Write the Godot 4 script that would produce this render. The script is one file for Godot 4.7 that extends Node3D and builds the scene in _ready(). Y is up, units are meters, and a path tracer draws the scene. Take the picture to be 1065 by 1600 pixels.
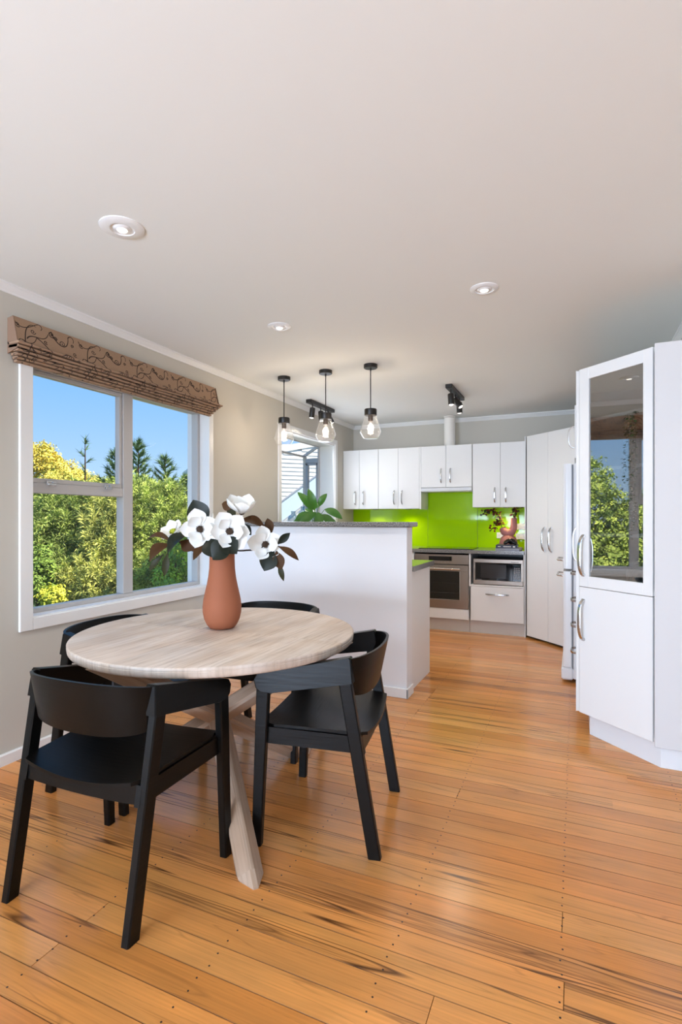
extends Node3D

const HC := 2.44          # ceiling height
const XL := -2.65         # left wall
const ZB := -6.40         # back wall
const XR := 0.62          # right kitchen wall

var M := {}
var rng := RandomNumberGenerator.new()
var group_id := 1

# ------------------------------------------------------------------ mesh helpers
func begin() -> SurfaceTool:
	var st := SurfaceTool.new()
	st.begin(Mesh.PRIMITIVE_TRIANGLES)
	return st

# tris: triples; closed solids are turned outward by their signed volume
func solid(st: SurfaceTool, tris: PackedVector3Array, group: int = -1, closed: bool = true, uvs: PackedVector2Array = PackedVector2Array()) -> void:
	var flip := false
	if closed:
		var vol := 0.0
		var c := tris[0]
		for i in range(0, tris.size(), 3):
			vol += (tris[i] - c).dot((tris[i + 1] - c).cross(tris[i + 2] - c))
		flip = vol < 0.0
	st.set_smooth_group(group)
	for i in range(0, tris.size(), 3):
		var o := [0, 1, 2] if flip else [0, 2, 1]
		for k in o:
			if uvs.size():
				st.set_uv(uvs[i + k])
			st.add_vertex(tris[i + k])

func commit(st: SurfaceTool) -> ArrayMesh:
	st.generate_normals()
	return st.commit()

func part(called: String, st: SurfaceTool, mat: Material, parent: Node3D) -> MeshInstance3D:
	return part_mesh(called, commit(st), mat, parent)

func part_mesh(called: String, mesh: Mesh, mat: Material, parent: Node3D) -> MeshInstance3D:
	var o := MeshInstance3D.new()
	o.name = called
	o.mesh = mesh
	o.material_override = mat
	parent.add_child(o, true)
	return o

func num(called: String) -> String:
	if not has_node(called):
		return called
	var i := 1
	while has_node("%s_%03d" % [called, i]):
		i += 1
	return "%s_%03d" % [called, i]

func thing(called: String, label: String, category: String, at := Vector3.ZERO, turn := 0.0, group := "") -> Node3D:
	var o := Node3D.new()
	o.name = num(called)
	add_child(o)
	o.position = at
	o.rotation.y = turn
	o.set_meta("label", label)
	o.set_meta("category", category)
	if group != "":
		o.set_meta("group", group)
	return o

func structure(called: String, st: SurfaceTool, mat: Material, label: String) -> MeshInstance3D:
	var o := MeshInstance3D.new()
	o.name = num(called)
	o.mesh = commit(st)
	o.material_override = mat
	o.set_meta("kind", "structure")
	o.set_meta("label", label)
	add_child(o)
	return o

func structure_node(called: String, label: String) -> Node3D:
	var o := Node3D.new()
	o.name = num(called)
	o.set_meta("kind", "structure")
	o.set_meta("label", label)
	add_child(o)
	return o

# chamfered box
func box(st: SurfaceTool, c: Vector3, s: Vector3, b: float = 0.002, basis := Basis()) -> void:
	var h := s * 0.5
	b = minf(b, minf(h.x, minf(h.y, h.z)) * 0.49)
	var t := PackedVector3Array()
	var P := func(sx: float, sy: float, sz: float, axis: int) -> Vector3:
		var p := Vector3(sx * (h.x - b), sy * (h.y - b), sz * (h.z - b))
		if axis == 0: p.x = sx * h.x
		elif axis == 1: p.y = sy * h.y
		else: p.z = sz * h.z
		return c + basis * p
	var Q := func(a: Vector3, bb: Vector3, cc: Vector3, d: Vector3) -> void:
		# orient outward from the centre
		if (bb - a).cross(cc - a).dot(a + bb + cc + d - c * 4.0) < 0.0:
			t.append_array([a, cc, bb, a, d, cc])
		else:
			t.append_array([a, bb, cc, a, cc, d])
	for s1 in [-1.0, 1.0]:
		Q.call(P.call(s1, -1, -1, 0), P.call(s1, 1, -1, 0), P.call(s1, 1, 1, 0), P.call(s1, -1, 1, 0))
		Q.call(P.call(-1, s1, -1, 1), P.call(1, s1, -1, 1), P.call(1, s1, 1, 1), P.call(-1, s1, 1, 1))
		Q.call(P.call(-1, -1, s1, 2), P.call(1, -1, s1, 2), P.call(1, 1, s1, 2), P.call(-1, 1, s1, 2))
	if b > 0.0:
		for s1 in [-1.0, 1.0]:
			for s2 in [-1.0, 1.0]:
				Q.call(P.call(s1, s2, -1, 0), P.call(s1, s2, 1, 0), P.call(s1, s2, 1, 1), P.call(s1, s2, -1, 1))
				Q.call(P.call(s1, -1, s2, 0), P.call(s1, 1, s2, 0), P.call(s1, 1, s2, 2), P.call(s1, -1, s2, 2))
				Q.call(P.call(-1, s1, s2, 1), P.call(1, s1, s2, 1), P.call(1, s1, s2, 2), P.call(-1, s1, s2, 2))
				for s3 in [-1.0, 1.0]:
					var a: Vector3 = P.call(s1, s2, s3, 0)
					var bb: Vector3 = P.call(s1, s2, s3, 1)
					var cc: Vector3 = P.call(s1, s2, s3, 2)
					if (bb - a).cross(cc - a).dot(a - c) < 0.0:
						t.append_array([a, cc, bb])
					else:
						t.append_array([a, bb, cc])
	st.set_smooth_group(-1)
	for i in range(0, t.size(), 3):
		for k in [0, 2, 1]:
			st.add_vertex(t[i + k])

func span(st: SurfaceTool, a: Vector3, b: Vector3, bev := 0.0) -> void:
	box(st, (a + b) * 0.5, (b - a).abs(), bev)

# rings of equal count, joined; caps close the ends
func loft(st: SurfaceTool, rings: Array, smooth := false, caps := true, loop := true) -> void:
	var t := PackedVector3Array()
	var n: int = rings[0].size()
	for i in rings.size() - 1:
		var A: PackedVector3Array = rings[i]
		var B: PackedVector3Array = rings[i + 1]
		for k in (n if loop else n - 1):
			var k2 := (k + 1) % n
			t.append_array([A[k], A[k2], B[k2], A[k], B[k2], B[k]])
	var side := t.size()
	if caps and loop:
		for e in [0, rings.size() - 1]:
			var R: PackedVector3Array = rings[e]
			var c := Vector3.ZERO
			for p in R: c += p
			c /= n
			for k in n:
				var k2 := (k + 1) % n
				if e == 0:
					t.append_array([c, R[k2], R[k]])
				else:
					t.append_array([c, R[k], R[k2]])
	if not smooth:
		solid(st, t, -1, caps and loop)
		return
	var vol := 0.0
	if caps and loop:
		for i in range(0, t.size(), 3):
			vol += (t[i] - t[0]).dot((t[i + 1] - t[0]).cross(t[i + 2] - t[0]))
	group_id += 1
	for i in range(0, t.size(), 3):
		st.set_smooth_group(group_id if i < side else -1)
		for k in ([0, 1, 2] if vol < 0.0 else [0, 2, 1]):
			st.add_vertex(t[i + k])

# as loft, smooth along the length, with sharp edges between the named faces of the section
func loft_faces(st: SurfaceTool, rings: Array, faces: Array) -> void:
	var n: int = rings[0].size()
	var gs := {}
	for i in rings.size() - 1:
		var A: PackedVector3Array = rings[i]
		var B: PackedVector3Array = rings[i + 1]
		for k in n:
			var k2 := (k + 1) % n
			if not gs.has(faces[k]):
				group_id += 1
				gs[faces[k]] = group_id
			st.set_smooth_group(gs[faces[k]])
			for p in [A[k], B[k2], A[k2], A[k], B[k], B[k2]]:
				st.add_vertex(p)
	for e in [0, rings.size() - 1]:
		var R: PackedVector3Array = rings[e]
		st.set_smooth_group(-1)
		for k in range(1, n - 1):
			for p in ([R[0], R[k], R[k + 1]] if e == 0 else [R[0], R[k + 1], R[k]]):
				st.add_vertex(p)

func tube(st: SurfaceTool, pts: Array, radii, seg := 10, caps := true) -> void:
	var rings := []
	var up := Vector3.UP
	for i in pts.size():
		var d: Vector3
		if i == 0: d = pts[1] - pts[0]
		elif i == pts.size() - 1: d = pts[i] - pts[i - 1]
		else: d = pts[i + 1] - pts[i - 1]
		d = d.normalized()
		if i == 0:
			up = Vector3.UP if absf(d.y) < 0.9 else Vector3.RIGHT
		var sx := d.cross(up).normalized()
		up = sx.cross(d).normalized()
		var r: float = radii[i] if radii is Array else radii
		var ring := PackedVector3Array()
		for k in seg:
			var a := TAU * k / seg
			ring.append(pts[i] + (sx * cos(a) + up * sin(a)) * r)
		rings.append(ring)
	loft(st, rings, true, caps)

# profile of (radius, y); sharp corners get their own smooth group
func lathe(st: SurfaceTool, prof: Array, seg: int, c: Vector3, basis := Basis(), crease := 0.6) -> void:
	var tot := 0.0
	var segs := []
	for i in prof.size() - 1:
		segs.append((prof[i + 1] - prof[i]).normalized())
		tot += (prof[i].x + prof[i + 1].x) * (prof[i + 1].y - prof[i].y)
	group_id += 1
	for i in prof.size() - 1:
		if i > 0 and absf(segs[i].angle_to(segs[i - 1])) > crease:
			group_id += 1
		st.set_smooth_group(group_id)
		for k in seg:
			var a := TAU * k / seg
			var b := TAU * (k + 1) / seg
			var p: Vector2 = prof[i]
			var q: Vector2 = prof[i + 1]
			var p0 := c + basis * Vector3(p.x * cos(a), p.y, p.x * sin(a))
			var p1 := c + basis * Vector3(p.x * cos(b), p.y, p.x * sin(b))
			var q0 := c + basis * Vector3(q.x * cos(a), q.y, q.x * sin(a))
			var q1 := c + basis * Vector3(q.x * cos(b), q.y, q.x * sin(b))
			var t := [p0, q1, p1, p0, q0, q1] if tot < 0.0 else [p0, p1, q1, p0, q1, q0]
			for j in [0, 1, 2, 3, 4, 5]:
				if j < 3 and p.x < 1e-6: continue
				if j >= 3 and q.x < 1e-6: continue
				st.add_vertex(t[j])

# prism of a flat outline: outline in (u, v), swept along w
func prism(st: SurfaceTool, poly: PackedVector2Array, u: Vector3, v: Vector3, o: Vector3, sweep: Vector3) -> void:
	var t := PackedVector3Array()
	var n := poly.size()
	var idx := Geometry2D.triangulate_polygon(poly)
	for i in range(0, idx.size(), 3):
		var a := o + u * poly[idx[i]].x + v * poly[idx[i]].y
		var b := o + u * poly[idx[i + 1]].x + v * poly[idx[i + 1]].y
		var c := o + u * poly[idx[i + 2]].x + v * poly[idx[i + 2]].y
		t.append_array([a, b, c, a + sweep, c + sweep, b + sweep])
	var ccw := not Geometry2D.is_polygon_clockwise(poly)
	var tri_ccw := true
	if idx.size():
		tri_ccw = (poly[idx[1]] - poly[idx[0]]).cross(poly[idx[2]] - poly[idx[0]]) > 0.0
	for i in n:
		var a := o + u * poly[i].x + v * poly[i].y
		var b := o + u * poly[(i + 1) % n].x + v * poly[(i + 1) % n].y
		if ccw == tri_ccw:
			t.append_array([b, a, a + sweep, b, a + sweep, b + sweep])
		else:
			t.append_array([a, b, b + sweep, a, b + sweep, a + sweep])
	solid(st, t)

# a leaf or petal: an open sheet from base to tip
func leaf(st: SurfaceTool, base: Vector3, tip: Vector3, width: float, face: Vector3, bend := 0.12, fold := 0.15, peak := 0.5, rows := 7, blunt := 0.8) -> void:
	var ax := tip - base
	var L := ax.length()
	ax /= L
	var side := ax.cross(face).normalized()
	var nrm := side.cross(ax).normalized()
	group_id += 1
	st.set_smooth_group(group_id)
	var grid := []
	for i in rows + 1:
		var t := float(i) / rows
		var tt := pow(t, log(0.5) / log(peak))
		var w := width * 0.5 * pow(maxf(sin(PI * clampf(tt, 0.0, 1.0)), 0.0), blunt)
		if i == 0: w = width * 0.05
		var mid := base + ax * L * t + nrm * (sin(PI * t) * bend * L)
		var row := []
		for k in [-1.0, -0.5, 0.0, 0.5, 1.0]:
			row.append(mid + side * w * k + nrm * (fold * w * k * k))
		grid.append(row)
	for i in rows:
		for k in 4:
			var a: Vector3 = grid[i][k]
			var b: Vector3 = grid[i][k + 1]
			var c: Vector3 = grid[i + 1][k + 1]
			var d: Vector3 = grid[i + 1][k]
			for p in [a, b, c, a, c, d]:
				st.add_vertex(p)

# ------------------------------------------------------------------ materials
func std(color: String, rough := 0.5, metal := 0.0, spec := 0.5) -> StandardMaterial3D:
	var m := StandardMaterial3D.new()
	m.albedo_color = Color(color)
	m.roughness = rough
	m.metallic = metal
	m.metallic_specular = spec
	return m

func glass(alpha := 0.03, color := "ffffff") -> StandardMaterial3D:
	var m := std(color, 0.0)
	m.albedo_color.a = alpha
	m.transparency = BaseMaterial3D.TRANSPARENCY_ALPHA
	return m

func noise_tex(freq: float, octaves := 4, size := 512, seed_ := 1, normal := false, stretch := Vector2.ONE) -> ImageTexture:
	var n := FastNoiseLite.new()
	n.seed = seed_
	n.frequency = freq
	n.fractal_octaves = octaves
	var d := PackedByteArray()
	d.resize(size * size)
	for y in size:
		for x in size:
			# seamless by blending the borders
			var fx := float(x) / size
			var v := n.get_noise_2d(x * stretch.x, y * stretch.y) * (1.0 - fx) + n.get_noise_2d((x - size) * stretch.x, y * stretch.y) * fx
			d[y * size + x] = int(clampf(v * 0.6 + 0.5, 0.0, 1.0) * 255.0)
	var im := Image.create_from_data(size, size, false, Image.FORMAT_L8, d)
	if normal:
		im.convert(Image.FORMAT_RGBA8)
		im.bump_map_to_normal_map(4.0)
	return ImageTexture.create_from_image(im)

func plank_atlas() -> ImageTexture:
	var W := 2048
	var H := 1024
	var strips := 16
	var sh := H / strips
	var d := PackedByteArray()
	d.resize(W * H * 3)
	var n1 := FastNoiseLite.new(); n1.seed = 11; n1.frequency = 0.004; n1.fractal_octaves = 3
	var n2 := FastNoiseLite.new(); n2.seed = 23; n2.frequency = 0.02; n2.fractal_octaves = 3
	var n3 := FastNoiseLite.new(); n3.seed = 37; n3.frequency = 0.006; n3.fractal_octaves = 2
	var n4 := FastNoiseLite.new(); n4.seed = 51; n4.frequency = 0.012; n4.fractal_octaves = 2
	var base := [Color("c79460"), Color("c28d58"), Color("ca9966"), Color("bf8954"), Color("c89662"), Color("c4905b"), Color("cd9d6b"), Color("bd8853"),
		Color("c6935e"), Color("cb9863"), Color("b98556"), Color("c6925c"), Color("c38e59"), Color("c39160"), Color("c99763"), Color("be8a57")]
	var streak := [0.30, 0.15, 0.38, 0.22, 0.5, 0.12, 0.32, 0.45, 0.2, 0.65, 0.3, 0.9, 0.14, 1.0, 0.35, 0.5]
	for s in strips:
		var cb: Color = base[s]
		var sk: float = streak[s]
		for yy in sh:
			var y := s * sh + yy
			var vy := float(yy)
			for x in W:
				var fine := n2.get_noise_2d(x * 0.22, (vy + s * 91.0) * 9.0)
				var broad := n1.get_noise_2d(x * 0.7, (vy + s * 173.0) * 2.6)
				var k := 1.0 + fine * 0.06 + broad * 0.09
				var r := cb.r * k * 1.10
				var g := cb.g * (k - broad * 0.02) * 1.02
				var b := cb.b * (k - broad * 0.05) * 0.87
				var gr := absf(n4.get_noise_2d(x * 0.1, (vy + s * 211.0) * 2.0))
				var dk := 0.0
				if sk > 0.0:
					# long dark heart lines that wander slowly along the board
					var w := n3.get_noise_2d(x * 0.045, vy * 2.6 + s * 307.0) + n3.get_noise_2d(x * 0.28 + 500.0, vy * 0.5 + s * 131.0) * 0.25
					var mask := clampf(n1.get_noise_2d(x * 0.30 + 900.0, vy * 1.2 + s * 401.0) * 1.9 + sk * 1.2 - 0.35, 0.0, 1.0)
					dk = clampf(1.0 - absf(w) * (30.0 - 12.0 * sk), 0.0, 1.0) * mask
					dk = dk * (0.60 + 0.32 * sk)
					if sk > 0.3:
						dk = maxf(dk, clampf(1.0 - absf(w - 0.22) * 34.0, 0.0, 1.0) * mask * 0.55)
					if sk > 0.6:
						dk = maxf(dk, clampf(1.0 - absf(w + 0.3) * 22.0, 0.0, 1.0) * mask * 0.85)
						dk = maxf(dk, mask * clampf(0.35 + fine * 0.9, 0.0, 1.0) * 0.60 * clampf(w * 4.0 + 0.3, 0.0, 1.0))
				dk = maxf(dk, clampf(0.035 - gr, 0.0, 1.0) * 4.0)
				# darker lines along the joints
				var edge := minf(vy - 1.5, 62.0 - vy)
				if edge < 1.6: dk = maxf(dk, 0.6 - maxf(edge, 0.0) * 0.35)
				r = lerpf(r, 0.25, dk)
				g = lerpf(g, 0.15, dk)
				b = lerpf(b, 0.085, dk)
				var i := (y * W + x) * 3
				d[i] = int(clampf(r, 0.0, 1.0) * 255.0)
				d[i + 1] = int(clampf(g, 0.0, 1.0) * 255.0)
				d[i + 2] = int(clampf(b, 0.0, 1.0) * 255.0)
	return ImageTexture.create_from_image(Image.create_from_data(W, H, false, Image.FORMAT_RGB8, d))

func washed_wood() -> ImageTexture:
	var S := 1024
	var d := PackedByteArray()
	d.resize(S * S * 3)
	var n1 := FastNoiseLite.new(); n1.seed = 5; n1.frequency = 0.006; n1.fractal_octaves = 4
	var n2 := FastNoiseLite.new(); n2.seed = 9; n2.frequency = 0.02; n2.fractal_octaves = 4
	var a := Color("cdb8a4")
	var w := Color("ddd0c4")
	for y in S:
		for x in S:
			var f := n2.get_noise_2d(x * 3.2, y * 0.16)
			var g := n1.get_noise_2d(x * 1.6, y * 0.35)
			var plank := (int(x / 128) * 37 % 5) * 0.012 - 0.024
			var t := clampf(0.5 + g * 0.9 + f * 0.35, 0.0, 1.0)
			var k := 1.0 + f * 0.05 + plank
			var pore := clampf((-f - 0.36) * 2.2, 0.0, 0.22)
			var c := a.lerp(w, t) * k
			c = c.lerp(Color("8a7766"), pore)
			var i := (y * S + x) * 3
			d[i] = int(clampf(c.r, 0.0, 1.0) * 255.0)
			d[i + 1] = int(clampf(c.g, 0.0, 1.0) * 255.0)
			d[i + 2] = int(clampf(c.b, 0.0, 1.0) * 255.0)
	return ImageTexture.create_from_image(Image.create_from_data(S, S, false, Image.FORMAT_RGB8, d))

func granite() -> ImageTexture:
	var S := 512
	var d := PackedByteArray()
	d.resize(S * S * 3)
	var r := RandomNumberGenerator.new()
	r.seed = 77
	var n := FastNoiseLite.new(); n.seed = 3; n.frequency = 0.09; n.fractal_octaves = 2
	for y in S:
		for x in S:
			var v := 0.47 + n.get_noise_2d(x, y) * 0.3 + r.randf_range(-0.13, 0.13)
			if r.randf() < 0.05: v = r.randf_range(0.08, 0.2)
			elif r.randf() < 0.06: v = r.randf_range(0.65, 0.85)
			var i := (y * S + x) * 3
			d[i] = int(clampf(v * 1.02, 0.0, 1.0) * 255.0)
			d[i + 1] = int(clampf(v, 0.0, 1.0) * 255.0)
			d[i + 2] = int(clampf(v * 0.985, 0.0, 1.0) * 255.0)
	return ImageTexture.create_from_image(Image.create_from_data(S, S, false, Image.FORMAT_RGB8, d))

func dab(im: Image, x: float, y: float, r: float, c: Color) -> void:
	var W := im.get_width()
	var H := im.get_height()
	for yy in range(int(y - r), int(y + r) + 2):
		for xx in range(int(x - r), int(x + r) + 2):
			if yy < 0 or yy >= H: continue
			var dd := Vector2(xx - x, yy - y).length()
			if dd <= r + 0.5:
				var px := posmod(xx, W)
				im.set_pixel(px, yy, im.get_pixel(px, yy).lerp(c, clampf(r + 0.5 - dd, 0.0, 1.0)))

func vine(im: Image, p: Array, r0: float, r1: float, c: Color) -> void:
	# a cubic curve through four control points
	for i in 161:
		var t := i / 160.0
		var u := 1.0 - t
		var q: Vector2 = p[0] * (u * u * u) + p[1] * (3 * u * u * t) + p[2] * (3 * u * t * t) + p[3] * (t * t * t)
		dab(im, q.x, q.y, lerpf(r0, r1, t) * 1.5, c)

func curl(im: Image, c0: Vector2, r: float, a0: float, turns: float, w: float, c: Color) -> void:
	for i in 101:
		var t := i / 100.0
		var a := a0 + t * turns * TAU
		var rr := r * (1.0 - t * 0.85)
		dab(im, c0.x + cos(a) * rr, c0.y + sin(a) * rr, w * 1.5, c)

func scroll_fabric() -> ImageTexture:
	var W := 512
	var H := 384
	var im := Image.create(W, H, false, Image.FORMAT_RGB8)
	var r := RandomNumberGenerator.new()
	r.seed = 4
	for y in H:
		for x in W:
			var v := r.randf_range(-0.025, 0.025) + (0.012 if (x + y) % 3 == 0 else 0.0)
			im.set_pixel(x, y, Color(0.635 + v, 0.515 + v, 0.415 + v))
	var ink := Color("2a1d18")
	var V := func(x: float, y: float) -> Vector2: return Vector2(x, y)
	vine(im, [V.call(40, 300), V.call(90, 240), V.call(70, 150), V.call(110, 90)], 3.0, 2.0, ink)
	vine(im, [V.call(95, 180), V.call(140, 110), V.call(230, 190), V.call(270, 90)], 2.6, 1.6, ink)
	vine(im, [V.call(170, 150), V.call(260, 190), V.call(300, 290), V.call(400, 330)], 2.6, 2.0, ink)
	vine(im, [V.call(400, 330), V.call(450, 300), V.call(450, 240), V.call(420, 230)], 2.2, 1.4, ink)
	vine(im, [V.call(60, 270), V.call(10, 230), V.call(30, 180), V.call(70, 210)], 2.0, 1.2, ink)
	vine(im, [V.call(300, 60), V.call(330, 170), V.call(430, 190), V.call(440, 60)], 3.2, 1.8, ink)
	vine(im, [V.call(250, 260), V.call(300, 220), V.call(350, 240), V.call(370, 300)], 2.2, 1.4, ink)
	vine(im, [V.call(20, 60), V.call(60, 150), V.call(150, 60), V.call(190, 40)], 2.2, 1.4, ink)
	vine(im, [V.call(190, 40), V.call(220, 20), V.call(240, 60), V.call(215, 75)], 1.8, 1.2, ink)
	vine(im, [V.call(110, 90), V.call(130, 60), V.call(150, 50), V.call(180, 62)], 1.8, 1.0, ink)
	vine(im, [V.call(440, 60), V.call(470, 20), V.call(500, 60), V.call(480, 90)], 2.2, 1.2, ink)
	vine(im, [V.call(350, 240), V.call(400, 190), V.call(470, 210), V.call(500, 260)], 2.0, 1.2, ink)
	vine(im, [V.call(60, 200), V.call(110, 230), V.call(150, 210), V.call(170, 150)], 1.8, 1.4, ink)
	curl(im, V.call(385, 130), 26, 2.2, 1.3, 1.8, ink)
	curl(im, V.call(150, 110), 20, 0.2, 1.3, 1.6, ink)
	curl(im, V.call(480, 190), 18, 1.0, 1.3, 1.6, ink)
	curl(im, V.call(300, 80), 24, 1.2, 1.3, 2.6, ink)
	curl(im, V.call(330, 105), 16, 3.0, 1.2, 2.4, ink)
	curl(im, V.call(130, 230), 20, 0.5, 1.4, 2.0, ink)
	curl(im, V.call(110, 275), 26, 2.0, 1.2, 2.0, ink)
	curl(im, V.call(205, 245), 15, 4.0, 1.3, 1.8, ink)
	curl(im, V.call(240, 165), 16, 1.0, 1.2, 1.8, ink)
	curl(im, V.call(470, 120), 14, 2.0, 1.2, 1.8, ink)
	curl(im, V.call(40, 90), 20, 1.0, 1.2, 2.0, ink)
	curl(im, V.call(330, 340), 20, 1.0, 1.2, 2.0, ink)
	return ImageTexture.create_from_image(im)

func tri(m: StandardMaterial3D, scale: Vector3, world := false) -> StandardMaterial3D:
	m.uv1_triplanar = true
	m.uv1_world_triplanar = world
	m.uv1_scale = scale
	return m

func make_materials() -> void:
	M.wall = std("cdc8bd", 0.85)
	M.wall_white = std("eeeef0", 0.7)
	M.ceiling = std("ebece8", 0.9)
	M.trim = std("efeeec", 0.35)
	M.alu = std("c0bdbb", 0.4)
	M.alu_blue = std("a4aab4", 0.4)
	M.lacquer = std("ebebea", 0.42, 0.0, 0.4)
	M.carcass = std("e8e6e2", 0.4)
	M.kick = std("d9d3cb", 0.35)
	M.fridge = std("e9ebee", 0.25)
	M.seal = std("7d8086", 0.6)
	M.chrome = std("c8c8c8", 0.22, 1.0)
	M.steel = std("9d9186", 0.38, 1.0)
	M.steel.anisotropy_enabled = false
	M.black_gloss = std("08080a", 0.06)
	M.black_plastic = std("0c0b0b", 0.4)
	M.button = std("8d8d90", 0.5)
	M.green_glass = std("a6dc00", 0.05, 0.0, 0.34)
	M.pane = glass(0.01)
	M.pane.metallic_specular = 0.04
	M.clear = glass(0.006)
	M.oven_glass = glass(0.55, "15140f")
	M.coated = std("f4f7f6", 0.0)
	M.coated.albedo_color.a = 0.0
	M.coated.transparency = BaseMaterial3D.TRANSPARENCY_ALPHA
	M.coated.refraction_enabled = true
	M.coated.refraction_scale = 0.21
	M.black_metal = std("17130f", 0.42)
	M.bronze = std("3a2c22", 0.35, 0.6)
	M.black_wood = std("080706", 0.38, 0.0, 0.34)
	var bump := noise_tex(0.02, 3, 256, 8, false, Vector2(0.25, 4.0))
	M.black_wood.heightmap_enabled = true
	M.black_wood.heightmap_texture = bump
	M.black_wood.heightmap_scale = 0.04
	tri(M.black_wood, Vector3(3, 3, 3))
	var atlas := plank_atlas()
	var fb := noise_tex(0.012, 3, 256, 18, false, Vector2(0.6, 2.4))
	M.boards = []
	for c in ["ffffff", "fcf6ee", "f6efe8", "fff6f0"]:
		var m := std(c, 0.21, 0.0, 0.55)
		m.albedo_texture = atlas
		m.heightmap_enabled = true
		m.heightmap_texture = fb
		m.heightmap_scale = 0.02
		M.boards.append(m)
	M.subfloor = std("1d130c", 0.9)
	M.nail = std("2a190c", 0.7)
	M.washed = std("f2f0ef", 0.55)
	M.washed.albedo_texture = washed_wood()
	tri(M.washed, Vector3(0.9, 0.9, 0.9))
	M.washed_leg = M.washed.duplicate()
	M.washed_leg.albedo_color = Color("d2c2b4")
	M.granite = std("ffffff", 0.12)
	M.granite.albedo_texture = granite()
	tri(M.granite, Vector3(2.2, 2.2, 2.2), true)
	M.terracotta = std("9c5a3b", 0.75)
	M.terracotta.heightmap_enabled = true
	M.terracotta.heightmap_texture = noise_tex(0.03, 3, 256, 28)
	M.terracotta.heightmap_scale = 0.05
	tri(M.terracotta, Vector3(6, 6, 6))
	M.fabric = std("ffffff", 0.95)
	M.fabric.albedo_texture = scroll_fabric()
	M.fabric_trim = std("927560", 0.95)
	M.petal = std("f3f2ee", 0.6)
	M.petal.backlight_enabled = true
	M.petal.backlight = Color(0.35, 0.35, 0.33)
	M.stamen = std("3a2614", 0.8)
	M.stamen_green = std("9aa020", 0.8)
	M.leaf_dark = std("1b2016", 0.4, 0.0, 0.35)
	M.leaf_brown = std("4a3019", 0.6, 0.0, 0.3)
	M.leaf_olive = std("302f17", 0.5, 0.0, 0.35)
	M.stem = std("2e2219", 0.7)
	M.bulb = std("fff0d8", 0.3)
	M.bulb.emission_enabled = true
	M.bulb.emission = Color("ffe9c8")
	M.bulb.emission_energy_multiplier = 1.6
	M.led = std("ffffff", 0.3)
	M.led.emission_enabled = true
	M.led.emission = Color("fff8ec")
	M.led.emission_energy_multiplier = 2.0
	M.pink = std("ab6d69", 0.55)
	M.leaf_red = std("6d2214", 0.6)
	M.leaf_red.backlight_enabled = true
	M.leaf_red.backlight = Color(0.3, 0.1, 0.05)
	M.leaf_green = std("2f6617", 0.35)
	M.leaf_green.backlight_enabled = true
	M.leaf_green.backlight = Color(0.22, 0.32, 0.12)
	M.blue_glass = glass(0.45, "1d86b0")
	M.book_blue = std("1d2440", 0.5)
	M.paper = std("e8e4da", 0.8)
	M.pot_white = std("dfe3e2", 0.4)
	M.siding = std("e9e7e0", 0.7)
	M.stair = std("c9dde8", 0.5)
	M.bark = std("4a3826", 0.9)
	M.ground = std("53603a", 0.95)
	M.grey_clay = std("b7b1aa", 0.7)

func foliage_mat(spec := 0.3) -> StandardMaterial3D:
	var m := std("ffffff", 0.6, 0.0, spec)
	m.vertex_color_use_as_albedo = true
	m.backlight_enabled = true
	m.backlight = Color(0.22, 0.22, 0.12)
	return m

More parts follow.
